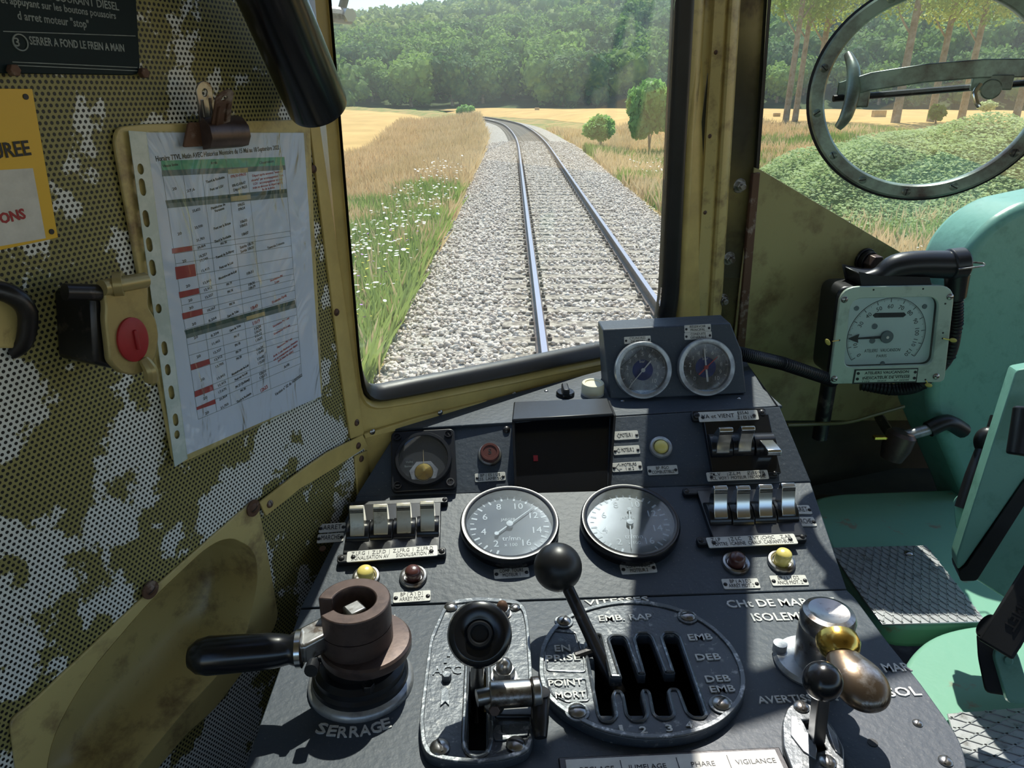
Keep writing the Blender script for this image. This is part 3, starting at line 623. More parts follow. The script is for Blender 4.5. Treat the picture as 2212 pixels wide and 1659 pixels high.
me.loops.add(len(Fc) * 3); me.loops.foreach_set('vertex_index', Fc.reshape(-1).astype(np.int32)); me.polygons.add(len(Fc)); me.polygons.foreach_set('loop_start', np.arange(len(Fc), dtype=np.int32) * 3); me.update(calc_edges=True)
MT['leaff'] = leaf_mat('hill_leaves', (.05, .15, .045), (.44, .50, .12), .3, .035, .8); me.materials.append(MT['leaff'])
o = bpy.data.objects.new('hill_forest', me); COL.objects.link(o); tag(o, 'dense forest of tree crowns covering the hill behind', 'forest', kind='stuff')
# bushes by the track
def ground(px_, d): return None
def bush(x, y, R, label, m='leafb', n=900, cs=.09, z=None, name='bush', group=None, zs=1.0, cat='bush', blob=True, seed=None):
    me = crown_mesh(name, lumps(R, 6, random.Random(int(x * 9 + y * 5))), n, cs, m, blob=blob, seed=int(abs(x) * 7) + 3)
    o = link(name, me, None, T((x, y, (gz(x, y) if z is None else z))) @ Matrix.Diagonal((1, 1, zs, 1))); return tag(o, label, cat, group)
def at(px_, py, d): P = deep(px_, py, d); return P
def bush_px(cx, by, d, wpx, label, **k):
    P = at(cx, by, d); R = wpx / 2 * d / FPX / 1.15; zg = gz(P.x, P.y) - .05; dz = max(min(P.z - zg, 1.6), -1); o = bush(P.x, P.y, R, label, z=P.z - R * .1, **k); sg_ = G(); [sg_.tube([(.12 * R * math.cos(q), .12 * R * math.sin(q), R * .6), (.03 * q, 0, -max(P.z - zg, .1) / k.get('zs', 1))], [.02, .035], 6, sub=1) for q in (0, 2.1, 4.2)]; sg_.build('stem', 'bark', o); return o
bush_px(1402, 300, 38, 120, 'taller bright green leafy sapling beside the track at the right edge of the windscreen', n=3200, cs=.13, zs=1.35, name='leafy_bush', blob=False)
bush_px(1296, 308, 38, 92, 'smaller bright green bush between the track and the taller sapling', n=1800, cs=.12, zs=.85, name='leafy_bush', blob=False)
bush_px(1003, 250, 108, 46, 'round green bush on the field edge, left of the track', n=500, cs=.2, zs=.7)
bush_px(892, 249, 112, 26, 'small green bush far out on the left field edge', n=300, cs=.2, zs=.7)
bush_px(832, 247, 115, 14, 'tiny green bush at the far left of the field edge', n=200, cs=.2, zs=.8)
bush_px(956, 247, 115, 14, 'tiny yellow-green bush on the field edge just left of the round bush', n=200, cs=.2, zs=.6)
bush_px(1050, 247, 115, 16, 'tiny bush on the field edge between the round bush and the track', n=200, cs=.2, zs=.6)
bush_px(2130, 242, 66, 44, 'round grey-green shrub under the poplars in the right window', m='bramb', n=500, cs=.16, zs=.75)
bush_px(2020, 262, 50, 44, 'yellow-green shoots round the foot of a poplar trunk', m='leafp', n=500, cs=.16, zs=1.1, blob=False)
# hay bales
for cx_, by, w_, lb in ((1899, 244, 26, 'rectangular straw bale on the stubble seen through the right window'), (1678, 247, 14, 'small straw bale near the window post in the right window'), (1160, 247, 10, 'tiny straw bale far off beside the bend of the track')):
    dd_ = 110 if cx_ < 1500 else 70; P = at(cx_, by, dd_); P.z = gz(P.x, P.y) - .03; s = w_ * dd_ / FPX; g = G(); g.box(s, s * .6, s * .55, (0, 0, s * .27)); tag(g.build('straw_bale', 'hay', None, T(P), bevel=.05), lb, 'bale', 'straw bales on the stubble')
# poplars
pops = [(1699, 247, 30, 'first poplar trunk right of the window post'), (1718, 252, 28, 'second poplar trunk right of the window post, close to the first'), (1755, 262, 34, 'pale poplar trunk just left of the handwheel'), (1937, 247, 40, 'thick pale poplar trunk seen through the left half of the handwheel'), (2010, 259, 34, 'ochre poplar trunk above the yellow-green shoots'), (2075, 262, 34, 'slim ochre poplar trunk in the middle of the handwheel'), (2196, 247, 34, 'poplar trunk at the right edge of the view')]
pm = [crown_mesh('poplar_crown', [(0, 0, 0, 3.2), (.5, .8, 2.8, 2.8), (-.6, 0, 5.6, 2.6), (1.6, .5, -1.6, 1.5), (-1.6, -.6, -1.2, 1.6)], 3800, .15, 'leafp', blob=False, seed=40 + i) for i in range(2)]
for i, (x, y, wpx, lb) in enumerate(pops):
    d = 52 + 3 * (i % 3); P = at(x, y, d); P.z = min(P.z, gz(P.x, P.y)) - .1; w_ = wpx * d / FPX * .24
    t = thing('poplar_tree', lb, 'tree', T(P), 'row of poplars by the field')
    g = G(); g.tube([(0, 0, 0), (.05, 0, 4), (.15, 0, 9), (.2, 0, 16)], [w_, w_ * .8, w_ * .65, w_ * .3], 10); g.build('trunk', 'bark', t)
    for lz, ll in ((6.5, 1.8), (8.0, -1.6), (5.6, -1.3)):
        g = G(); g.tube([(.1, 0, lz), (ll * .5, .3, lz + 1.1), (ll, .4, lz + 2.4)], [w_ * .3, w_ * .2, w_ * .08], 6); g.build('branch', 'bark', t)
    link('crown', pm[i % 2], t, T((0, 0, 9.8)) @ Rm(50 * i, 'Z'))
# bramble mound below the right window
n = 75000; ax = RNG.uniform(4.5, 18, n); ay = RNG.uniform(13.0, 26, n)
def mound(x, y): return (1.55 + .5 * noise.noise(Vector((x * .5, y * .5, 1)))) * math.exp(-((x - 10.2) / 3.6) ** 4 - ((y - 21.0) / 3.6) ** 2) + .7 * math.exp(-((x - 14.0) / 3) ** 2 - ((y - 18.0) / 3) ** 2)
az_ = np.array([gz(x, y) + mound(x, y) for x, y in zip(ax, ay)]); k = np.array([mound(x, y) > .12 for x, y in zip(ax, ay)]); k2 = k & (RNG.random(n) < .95)
az_ += RNG.uniform(-.06, .16, n)
leaf_v = [(-1, 0, 0), (0, -.6, .15), (1, 0, 0), (0, .6, .15)]; leaf_f = [(0, 1, 2, 3)]
scatter('bramble_patch', 0, leaf_v, leaf_f, np.stack([ax, ay, az_], 1)[k2], RNG.uniform(.03, .075, int(k2.sum())), np.stack([RNG.uniform(0, 6.28, int(k2.sum())), RNG.uniform(-.9, .9, int(k2.sum()))], 1), 'bramb', 'mound of pale green brambles beyond the right window', 'brambles')
MT['bramd'] = mat('bramble_thicket', (.16, .22, .06), .9, noise_s=3, noise_a=.4)
xs = lin(4.5, 19, 40); ys_ = lin(12, 30, 50)
g = G().add([(x, y, gz(x, y) + mound(x, y) * .93 - .08) for y in ys_ for x in xs], [(j * 40 + i, j * 40 + i + 1, (j + 1) * 40 + i + 1, (j + 1) * 40 + i) for j in range(49) for i in range(39)])
struct(g.build('earth_bank', 'bramd', smooth=80))
# ================================================================ driver's desk
desk = thing('driver_desk', 'worn black enamelled driving desk with raised sloping instrument panel', 'control desk', LOW.base())
ID = LOW.base().inverted()
def D(pl, pts): return [ID @ pl.hit(x, y) for x, y in pts]
def slab(name, pl, pts, m, t=.004, z=0, holes=(), r=None, bevel=.0012):
    lp = polys(pl, pts)
    if r: lp = rnd(lp, r, 4)
    return plate(name, [lp] + [list(h) for h in holes], t, m, desk, ID @ pl.base(), bevel=bevel, z=z - t)
SEL, SER = (649, 1314), (1829, 1272)
gate_c = LOW.uv(1385, 1452)
def gate_slots(pl):
    """the lever gate: a comb of six slots off one cross channel, outline traced on the plate itself"""
    q = [(1296, 1372), (1318, 1462), (1345, 1463), (1318, 1380), (1324, 1374), (1345, 1374), (1352, 1382), (1378, 1456), (1396, 1456), (1374, 1378), (1380, 1369), (1400, 1369), (1407, 1377), (1436, 1453), (1460, 1453), (1433, 1375), (1438, 1368), (1456, 1368), (1466, 1376),
         (1522, 1540), (1515, 1547), (1500, 1546), (1488, 1537), (1470, 1490), (1462, 1484), (1446, 1484), (1440, 1490), (1452, 1541), (1441, 1549), (1428, 1549), (1416, 1540), (1407, 1495), (1400, 1487), (1386, 1487), (1383, 1494), (1394, 1540), (1388, 1552), (1370, 1553), (1358, 1542), (1350, 1500), (1342, 1489), (1325, 1489), (1320, 1500), (1327, 1544), (1318, 1555), (1303, 1554), (1296, 1540), (1275, 1400), (1280, 1374)]
    return [pl.uv(x, y, .012) for x, y in q]
gs = gate_slots(LOW)
hb = lambda x0, y0, x1, y1: [LOW.uv(x0, y0), LOW.uv(x1, y0), LOW.uv(x1, y1), LOW.uv(x0, y1)]
acc_slot = [(1012, 1440), (1050, 1440), (1054, 1600), (1048, 1625), (1030, 1630), (1012, 1625), (1008, 1600)]
horn_hole = hb(1742, 1555, 1785, 1625)
low_pts = [(649, 1316), (1829, 1274), (1846, 1290), (1905, 1370), (1990, 1478), (2070, 1590), (2090, 1650), (2085, 1760), (505, 1760), (528, 1659)]
slab('lower_panel', LOW, low_pts, 'desk', .005, 0, holes=[hb(1285, 1385, 1515, 1545), hb(1012, 1450, 1050, 1620)], r=[0, 0, .01, 0, 0, .02, .03, 0, 0, 0])
slab('instrument_panel', MID, [(772, 1070), (1749, 1036), (1829, 1272), (649, 1313)], 'desk', .005, r=[.0] * 4)
slab('upper_panel', UPP, [(858, 930), (1684, 878), (1752, 1040), (768, 1074)], 'desk', .005)
slab('top_ledge', LED, [(850, 927), (1000, 878), (1120, 846), (1300, 800), (1440, 760), (1600, 760), (1650, 840), (1690, 876), (1300, 900)], 'desk', .005)
# folded sides under the panels
g = G()
L_ = [ID @ LOW.hit(505, 1760), ID @ LOW.hit(528, 1659), ID @ LOW.hit(650, 1315), ID @ MID.hit(772, 1070), ID @ UPP.hit(858, 930), ID @ LED.hit(1000, 878)]
R_ = [ID @ LOW.hit(2085, 1760), ID @ LOW.hit(2088, 1640), ID @ LOW.hit(1990, 1478), ID @ LOW.hit(1829, 1274), ID @ MID.hit(1750, 1040), ID @ UPP.hit(1686, 878), ID @ LED.hit(1600, 762)]
for S, sg in ((L_, 1), (R_, -1)):
    k = len(S); S2 = [Vector((p.x, p.y, p.z - .003)) for p in S]; B = [Vector((p.x + .025 * sg, p.y, -.55)) for p in S]
    g.add(S2 + B, [(i, i + 1, k + i + 1, k + i) for i in range(k - 1)])
g.build('side_skirt', 'black', desk, smooth=50)
g = G(); a, b = ID @ LOW.hit(528, 1700), ID @ LOW.hit(2080, 1700)
g.box(b.x - a.x - .04, .01, .45, ((a.x + b.x) / 2, a.y + .0, -.24)); g.build('front_skirt', 'black', desk)
g = G(); a, b = ID @ LOW.hit(649, 1314), ID @ LOW.hit(1829, 1273); g.box((b - a).length * .97, .0022, .001, ((a.x + b.x) / 2, 0, -.0008)); 
for (x, y, pl, r) in ((1982, 1563, LOW, .0045), (2042, 1645, LOW, .006)):
    a, b = LOW.uv(x, y); screw(desk, a, b, 0, r, 50, 'steel')
g = G(); a, b = LOW.uv(1885, 1605); g.cyl(.0045, -.001, .0006, T((a, b, 0)), 12); g.build('screw_hole', 'blackm', desk)
for (x, y) in ((697, 1185),):
    a, b = MID.uv(x, y); g = G(); g.cyl(.004, -.001, .0006, T((a, b, 0)), 12); g.build('screw_hole', 'rust', desk, ID @ MID.base())
for (x, y) in ((1180, 845), (1345, 866), (1595, 861), (1140, 875)):
    a, b = LED.uv(x, y); screw(desk, a, b, 0, .0032, 20, 'steel', M=ID @ LED.base())
# cast letters standing on the lower panel
def low_txt(items, name='raised_lettering'):
    its = []
    for s, x, y, hpx, wpx, rot in items:
        a, b = LOW.uv(x, y); P = LOW.hit(x, y); its.append((s, px(hpx, P) / math.sin(math.radians(43)) , a, b, .0004, rot, dict(width=px(wpx, P), bold=.018, ext=.0009)))
    return texts(its, 'white', desk, name=name)
low_txt([('CHt DE MARCHE', 1688, 1304, 17, 240, -1), ('ISOLEMENT', 1705, 1334, 18, 165, -1)])
low_txt([('MAR', 1935, 1444, 17, 60, 0), ('ISOL', 1945, 1497, 18, 82, 0)])
low_txt([('AVERTISSEUR', 1722, 1511, 14, 175, 0)])
low_txt([('VITESSES', 1333, 1300, 12, 140, 2), ('MIN', 838, 1337, 13, 30, 0)])
low_txt([('S', 695, 1576, 20, 22, -14), ('E', 717, 1581, 20, 20, -7), ('R', 739, 1584, 20, 21, 0), ('R', 764, 1583, 20, 21, 4), ('A', 789, 1580, 20, 23, 9), ('G', 813, 1574, 20, 23, 14), ('E', 833, 1566, 20, 20, 18)])

# ---------------------------------------------------------------- nameplates
NP = []
def nameplate(pl, x, y, wpx, hpx, txt, label, rot=0, tsz=.36, ins=.70, scr=True, h=0, group='engraved nameplates on the desk', m='plate', bars=(), spacing=1, tw=None, tx=0, cut=0):
    P = pl.hit(x, y); sa = abs(ray(x, y).normalized().dot(pl.n)); w = px(wpx, P); hh = px(hpx, P) / max(sa, .3)
    t = thing('nameplate', label, 'nameplate', pl.M(x, y, h, math.radians(rot)), group)
    lp = rnd([(-w / 2, -hh / 2), (w / 2, -hh / 2), (w / 2, hh / 2), (-w / 2, hh / 2)], hh * .12, 2)
    plate('backing', [lp], .0014, m, t, bevel=.0003)
    lines = txt.split('\n'); n = len(lines); its = []
    for i, s in enumerate(lines):
        if not s: continue
        its.append((s, hh * (tsz if n > 1 else tsz * 1.15), tx * w, (n - 1) / 2 * hh * .44 - i * hh * .44, .0016, 0, dict(ext=.0001, width=(w * (tw[i] if tw else ins)))))
    if its: texts(its, 'ink', t)
    for bx in bars:
        g = G(); g.box(hh * .03, hh * .7, .0002, (bx * w, 0, .0016)); g.build('divider', 'ink', t)
    if scr:
        for k in ((-1, 1) if scr is True else scr): screw(t, k * w * .43, -hh * .06, .0014, min(hh * .17, .003), random.uniform(0, 180), 'dsteel')
    return t
nameplate(MID, 718, 1141, 56, 18, 'ARRET', 'small ARRET nameplate left of the left rocker switches', 3, tsz=.5)
nameplate(MID, 714, 1163, 56, 18, 'MARCHE', 'small MARCHE nameplate left of the left rocker switches', 3, tsz=.5)
nameplate(MID, 1105, 1239, 76, 20, 'COMP. TOURS\nMOTEUR 1', 'engraved plate reading COMP. TOURS MOTEUR 1 under the left tachometer', 2, tw=(.68, .5))
nameplate(MID, 1379, 1229, 78, 20, 'COMP. TOURS\nMOTEUR 2', 'engraved plate reading COMP. TOURS MOTEUR 2 under the right tachometer', 2, tw=(.68, .5))
nameplate(MID, 890, 1290, 80, 22, 'BP ( A ) D1\nARRET MOT.', 'engraved plate reading BP (A) D1 ARRET MOT. under the left brown button', 2, tw=(.6, .66))
nameplate(MID, 1600, 1262, 80, 20, 'BP ( A ) D2\nARRET MOT. 2', 'engraved plate reading BP (A) D2 ARRET MOT. 2 under the right dark brown button', -1, tw=(.58, .7))
nameplate(MID, 1704, 1255, 80, 20, 'BP ( L ) D2\nANCE MOT. 2', 'engraved plate reading ANCE MOT. 2 under the yellow button on the right', -1, tw=(.58, .7))
nameplate(UPP, 1059, 1031, 66, 18, 'BP ( ES ) US\nESS. LAMP SIG', 'engraved plate reading BP (ES) US ESS. LAMP SIG below the numbered brown button', 2, tw=(.65, .82))
nameplate(UPP, 1352, 941, 54, 18, 'MOTEUR 1', 'arrow plate reading MOTEUR 1, topmost of the three right of the hood', 2, tsz=.42, ins=.48, scr=(1,), tx=.02)
nameplate(UPP, 1353, 973, 58, 18, 'MOTEUR 2', 'arrow plate reading MOTEUR 2, middle of the three right of the hood', 2, tsz=.42, ins=.46, tx=.04)
nameplate(UPP, 1354, 1009, 66, 19, 'MOTEURS\n1 et 2', 'arrow plate reading MOTEURS 1 et 2, lowest of the three right of the hood', 2, tw=(.48, .26), tx=.08)
nameplate(UPP, 1431, 1016, 66, 19, 'BP. PGO\nCOMBUSTIBLE', 'engraved plate reading BP. PGO COMBUSTIBLE under the yellow button in a steel ring', 1, tw=(.42, .74))
nameplate(MID, 1728, 1102, 46, 17, 'ARRET', 'small ARRET nameplate at the right edge of the desk beside the four chrome switches', -2, tsz=.5, scr=(1,))
nameplate(MID, 1734, 1128, 54, 18, 'MARCHE', 'small MARCHE nameplate at the right edge of the desk beside the four chrome switches', -2, tsz=.5)
for t in [o for o in COL.objects if o.get('category') == 'nameplate' and 'arrow plate' in o['label']]:
    bb = t.children[0].data.vertices; w2 = max(v.co.x for v in bb); h2 = max(v.co.y for v in bb)
    g = G(); q = h2 * (.85 if '1 et 2' in t['label'] else .55); x0 = -w2 * .74
    g.tube([(x0 + q * .9, q, .0017), (x0, 0, .0017), (x0 + q * .9, -q, .0017)], .00022, 4, sub=1); g.tube([(x0 + q * .9, q, .0017), (x0 + q * .9, q * .45, .0017), (x0 + q * 1.5, q * .45, .0017)], .0002, 4, sub=1); g.tube([(x0 + q * .9, -q, .0017), (x0 + q * .9, -q * .45, .0017), (x0 + q * 1.5, -q * .45, .0017)], .0002, 4, sub=1)
    g.build('arrow', 'ink', t, smooth=0)

# ---------------------------------------------------------------- push buttons
def button(pl, x, y, rpx, m, label, tall=.013, cap=.62, ringm='steel', dome=True, engraved=None, name='push_button'):
    P = pl.hit(x, y); R = px(rpx, P); t = thing(name, label, 'button', pl.M(x, y), 'push buttons on the desk')
    g = G(); g.lathe([(R, 0), (R, R * .14), (R * .94, R * .28), (R * .8, R * .33), (R * .66, R * .24), (R * .64, R * .06)], 40); g.build('ring', ringm, t)
    r = R * cap; g = G()
    if dome: g.lathe([(r, -.001), (r, tall), (r * .93, tall + r * .22), (r * .7, tall + r * .42), (r * .35, tall + r * .52), (0, tall + r * .55)], 36)
    else: g.lathe([(r, 0), (r, tall), (r * .94, tall + r * .1), (r * .72, tall + r * .1), (r * .68, tall + r * .02), (0, tall + r * .02)], 36)
    g.build('cap', m, t)
    if engraved: text(engraved, r * .6, 'ink', t, T((0, 0, tall + r * .03)), bold=.02)
    return t
button(MID, 791, 1249, 30, 'btny', 'bright yellow push button in a steel ring, lower left of the instrument panel', .012, .58)
button(MID, 893, 1248, 30, 'btnb', 'dull brown-red push button right of the bright yellow one', .012, .56)
button(MID, 1589, 1219, 30, 'btnb', 'dark brown push button in a steel ring below the four chrome switches', .012, .56)
button(MID, 1687, 1216, 30, 'btny', 'pale yellow push button near the right edge of the desk', .016, .56)
button(UPP, 1058, 983, 26, 'btnb', 'flat brown push button left of the black hood', .012, .80, dome=False, engraved='5')
button(UPP, 1427, 967, 25, 'btny', 'olive-yellow push button in a wide steel ring right of the black hood', .004, .60, ringm='alu')
t = button(LED, 1280, 850, 25, 'cream', 'large cream round cap on the ledge beside the gauge housing', .016, .98, dome=False, ringm='plate')
# toggle knob on ledge
P = LED.hit(1221, 853); R = px(20, P); t = thing('toggle_switch', 'small black rotary toggle knob on the ledge left of the cream cap', 'switch', LED.M(1221, 853))
G().lathe([(R, 0), (R, .004), (R * .9, .006), (0, .006)], 30).build('collar', 'bake', t); g = G(); g.box(R * .7, R * 1.9, .010, (0, 0, .009)); g.build('lever_tab', 'bakem', t, bevel=.002)

# ---------------------------------------------------------------- round gauges
def polar(r, a): return (r * math.cos(math.radians(a)), r * math.sin(math.radians(a)))
def gauge(name, label, cat, M, R, depth, face, rimm, nums, numr, nsz, ticks, ptr, extra=None, lens='lens', group=None, inner=.86, numm='white'):
    t = thing(name, label, cat, M, group)
    g = G(); g.lathe([(R * .97, 0), (R, depth * .3), (R, depth * .85), (R * .97, depth), (R * inner, depth), (R * inner * .985, depth * .97), (R * inner * .97, depth * .5)], 64); g.build('bezel', rimm, t, smooth=40)
    zf = depth * .5; g = G(); g.cyl(R * inner * .99, zf - .001, zf, seg=64); g.build('dial', face, t, smooth=20)
    its = [(s, nsz * R, *polar(numr * R, a), zf + .0003, 0, dict(ext=.00008)) for s, a in nums]
    texts(its, numm, t, name='numerals')
    g = G()
    for a, r0, r1, w in ticks:
        c, s = math.cos(math.radians(a)), math.sin(math.radians(a)); w *= R; x0, y0, x1, y1 = c * r0 * R, s * r0 * R, c * r1 * R, s * r1 * R
        g.add([(x0 - s * w, y0 + c * w, zf + .0004), (x0 + s * w, y0 - c * w, zf + .0004), (x1 + s * w, y1 - c * w, zf + .0004), (x1 - s * w, y1 + c * w, zf + .0004)], [(0, 1, 2, 3)])
    if ticks: g.build('scale_marks', numm, t, smooth=0)
    for i, (a, L1, L2, w, m) in enumerate(ptr):
        g = G(); zp = zf + .0025 + i * .0012; w *= R; g.prism([(-L2 * R, -w * 1.3), (0, -w), (L1 * R * .9, -w * .55), (L1 * R, 0), (L1 * R * .9, w * .55), (0, w), (-L2 * R, w * 1.3)], zp, zp + .0006)
        g.build('pointer', m, t, Rm(a, 'Z'), smooth=0)
    if ptr: g = G(); g.lathe([(R * .07, zf), (R * .07, zf + .0045), (0, zf + .005)], 20); g.build('hub', ptr[-1][4] if len(ptr) > 1 else numm, t)
    if extra: extra(t, R, zf)
    g = G(); g.cyl(R * inner, depth * .93, depth * .95, seg=64); g.build('glass', lens, t, smooth=0)
    return t
def tach(x, y, label, tip, tail):
    P = MID.hit(x, y, .012); R = px(107, P)
    nums = [(str(2 * i + 2), 238 - 42.2 * i) for i in range(8)]; ticks = []
    for i in range(57):
        a = 248 - 42.2 / 4 * i * .62
    for i in range(31):
        a = 238 - 42.2 * (i - 1) / 4
        if -62 < a < 250: ticks.append((a, .72 if i % 2 else .68, .80, .013 if i % 2 else .02))
    def ex(t, R, zf):
        texts([('tr/mn', .12 * R, .02 * R, -.34 * R, zf + .0003, 0, dict(ext=.00008)), ('x 100', .085 * R, 0, -.50 * R, zf + .0003, 0, dict(ext=.00008)), ('JAEGER', .07 * R, -.02 * R, .16 * R, zf + .0003, 0, dict(ext=.00008, width=.3 * R))], 'white', t, name='dial_lettering')
        g = G(); g.cyl(R * .045, zf + .003, zf + .0036, T((*polar(-.36 * R, tip), 0)), 16); g.build('pointer_tail', 'white', t)
    return gauge('tachometer', label, 'gauge', MID.M(x, y, .012), R, .018, 'dialb', 'bake', nums, .55, .17, ticks, [(tip, .70, .36, .012, 'white')], ex, 'lenss', 'pair of tachometers', .89)
tach(1101, 1132, 'left large tachometer in black bezel, needle pointing up right between 10 and 12', 41, 221)
tach(1361, 1128, 'right large tachometer in black bezel, needle pointing down at rest', 262, 82)
def pg(x, y, label, ptr, group='brake pressure gauges'):
    P = GF.hit(x, y); R = px(62, P); nums = [(str(i), 225 - 27 * i) for i in range(11)]; ticks = []
    for i in range(101):
        a = 232 - 2.82 * i; ticks.append((a, .70 if i % 10 == 0 else .74 if i % 5 == 0 else .77, .80, .012 if i % 10 == 0 else .005))
    def ex(t, R, zf):
        G().lathe([(0, zf + .0002), (R * .36, zf + .0002)][::-1], 40).build('dial_centre', 'blue', t)
        texts([('bar', .11 * R, -.02 * R, .30 * R, zf + .0006, 0, dict(ext=.00008))], 'white', t, name='dial_lettering')
    return gauge('pressure_gauge', label, 'gauge', GF.M(x, y), R, .014, 'dial', 'alu', nums, .55, .15, ticks, ptr, ex, 'lens', group, .84)
pg(1386, 799, 'left pressure gauge in a bright ring under the CYLINDRES DE FREIN plate', [(229, .76, .42, .018, 'plate')])
pg(1521, 793, 'right pressure gauge with a white and a red needle under two plates', [(96, .70, .5, .028, 'white'), (43, .56, .36, .022, 'red')])
# gauge housing
gh = thing('gauge_housing', 'black wedge-shaped metal housing standing on the ledge in the corner of the windscreen', 'housing', GF.base())
fp = [GF.uv(x, y) for x, y in ((1318, 866), (1302, 712), (1578, 698), (1603, 760), (1612, 850))]
bk = [GF.base().inverted() @ (GF.at(a, b) + DW * (.075 if b < .02 else .045) - (ZZ * 0)) for a, b in fp]
n = len(fp); vs = [(a, b, 0) for a, b in fp] + [tuple(v) for v in bk]
fs = [tuple(range(n))[::-1], tuple(range(n, 2 * n))] + [(i, (i + 1) % n, n + (i + 1) % n, n + i) for i in range(n)]
g = G(); g.add(vs, fs); o = g.build('shell', 'desk', gh, bevel=.002)
bm = bmesh.new(); bm.from_mesh(o.data); bmesh.ops.recalc_face_normals(bm, faces=bm.faces); bm.to_mesh(o.data); bm.free()
nameplate(GF, 1377, 734, 58, 15, 'CYLINDRES\nDE FREIN', 'small plate reading CYLINDRES DE FREIN above the left pressure gauge', 2, tw=(.6, .5), h=.001)
nameplate(GF, 1507, 709, 58, 15, 'RESERVOIR\nPRINCIPAL', 'small plate reading RESERVOIR PRINCIPAL, upper of two above the right pressure gauge', 2, tw=(.6, .55), h=.001)
nameplate(GF, 1508, 725, 60, 15, 'CONDUITE\nGENERALE', 'small plate reading CONDUITE GENERALE, lower of two above the right pressure gauge', 2, tw=(.55, .58), h=.001)
# square indicator, upper left
P = UPP.hit(916, 998); w = px(138, P); M = UPP.M(916, 998, 0, math.radians(2))
sq = thing('flange_gauge', 'square black gauge with a vertical needle at the upper left of the desk', 'gauge', M)
plate('flange', [rnd([(-w / 2, -w / 2), (w / 2, -w / 2), (w / 2, w / 2), (-w / 2, w / 2)], .008, 4)], .009, 'black', sq, bevel=.0012)
R = w * .44; G().lathe([(R, .009), (R, .014), (R * .97, .016), (R * .87, .016), (R * .85, .010), (R * .85, .0085)], 56).build('bezel', 'black', sq)
G().cyl(R * .86, .0088, .0092, seg=48).build('dial', 'dial', sq, smooth=20)
plate('mechanism_plate', [[(-.42 * R, -.72 * R), (-.5 * R, -.4 * R), (-.25 * R, -.08 * R), (.25 * R, -.08 * R), (.5 * R, -.4 * R), (.42 * R, -.72 * R)], circle(.33 * R, 0, -.48 * R)], .001, 'alu', sq, z=.0094)
G().lathe([(.33 * R, .0094), (.3 * R, .0125), (.18 * R, .0138), (0, .0142)], 30, T((0, -.48 * R, -.0005))).build('movement', 'brass', sq)
g = G(); g.prism([(-.012 * R, -.3 * R), (.012 * R, -.3 * R), (.004 * R, .34 * R), (-.004 * R, .34 * R)], .0115, .0121, M=None); g.build('pointer', 'tan', sq, smooth=0)
texts([('Volts', .09 * R, -.5 * R, -.06 * R, .0094, 0, dict(ext=.00005)), ('Batterie', .08 * R, -.5 * R, -.22 * R, .0094, 0, dict(ext=.00005))], 'signt', sq, name='dial_lettering')
G().cyl(R * .86, .0150, .0153, seg=48).build('glass', 'lens', sq, smooth=0)
for k, (a, b) in enumerate(((-1, -1), (-1, 1), (1, -1), (1, 1))):
    g = G(); q = T((a * w * .40, b * w * .40, .009)); g.lathe([(.0052, 0), (.0052, .0035), (.0040, .0035), (.0036, .001)], 20, q); o = g.build('screw', 'dsteel' if k != 2 else 'steel', sq)
    s = G(); s.box(.007, .0012, .0008, (0, 0, .0022), q @ Rm(40 * k, 'Z')); s.build('slot', 'blackm', o)
# black hood
hx = thing('display_hood', 'deep black metal hood over a dark screen in the middle of the upper panel', 'hood', UPP.M(1218, 1040))
IM = hx.matrix_basis.inverted()
# base outline on the panel and top lip in front
P1 = UPP.hit(1108, 1040); P2 = UPP.hit(1322, 1030); wd = (P2 - P1).length
def hp(x, y, h): return IM @ UPP.hit(x, y, h)
top = [LED.hit(1107, 905), LED.hit(1326, 893)]
lipz = .052
A = [UPP.hit(1108, 1085), UPP.hit(1318, 1080)]
tl, tr_ = UPP.hit(1108, 893), UPP.hit(1322, 886)
# side cheeks stand off the panel and the lid covers them
fr_l, fr_r = UPP.hit(1106, 912, .022), UPP.hit(1326, 899, .022)
bk_l, bk_r = LED.hit(1110, 884), LED.hit(1312, 876)
g = G()
lid_t = [bk_l + ZZ * .012, bk_r + ZZ * .012, fr_r + ZZ * .004, fr_l + ZZ * .004]
vs = [IM @ p for p in lid_t] + [IM @ (p - UPP.n * .001 - ZZ * .0045) for p in lid_t]
g.add(vs, [(0, 1, 2, 3), (7, 6, 5, 4), (0, 4, 5, 1), (1, 5, 6, 2), (2, 6, 7, 3), (3, 7, 4, 0)]); g.build('lid', 'black', hx, bevel=.0018)
for nm, f, b_, bt in (('side_cheek', fr_l, bk_l, UPP.hit(1112, 1080)), ('side_cheek', fr_r, bk_r, UPP.hit(1312, 1072))):
    th = DU * .003; pts = [b_ + ZZ * .008, f + ZZ * .001, UPP.hit(*pix(bt)) + UPP.n * .006, bt, b_ - ZZ * .004]
    vs = [IM @ p for p in pts] + [IM @ (p + th) for p in pts]; k = len(pts)
    G().add(vs, [tuple(range(k)), tuple(range(k, 2 * k))[::-1]] + [(i, (i + 1) % k, k + (i + 1) % k, k + i) for i in range(k)]).build(nm, 'black', hx, smooth=0)
pts = [UPP.hit(1112, 908, .001), UPP.hit(1316, 898, .001), UPP.hit(1312, 1068, .001), UPP.hit(1112, 1076, .001)]
G().add([IM @ p for p in pts], [(0, 1, 2, 3)]).build('dark_screen', 'bake', hx, smooth=0)
q = IM @ UPP.hit(1157, 990, .002); G().box(.006, .008, .002, tuple(q)).build('red_mark', 'signo' if 'signo' in MT else 'red', hx)
for x, y in ((1094, 928),): q = IM @ UPP.hit(x, y, 0); screw(hx, q.x, q.y, q.z, .0052, 60, 'dsteel')
for pts in (((1094, 1040),),): pass

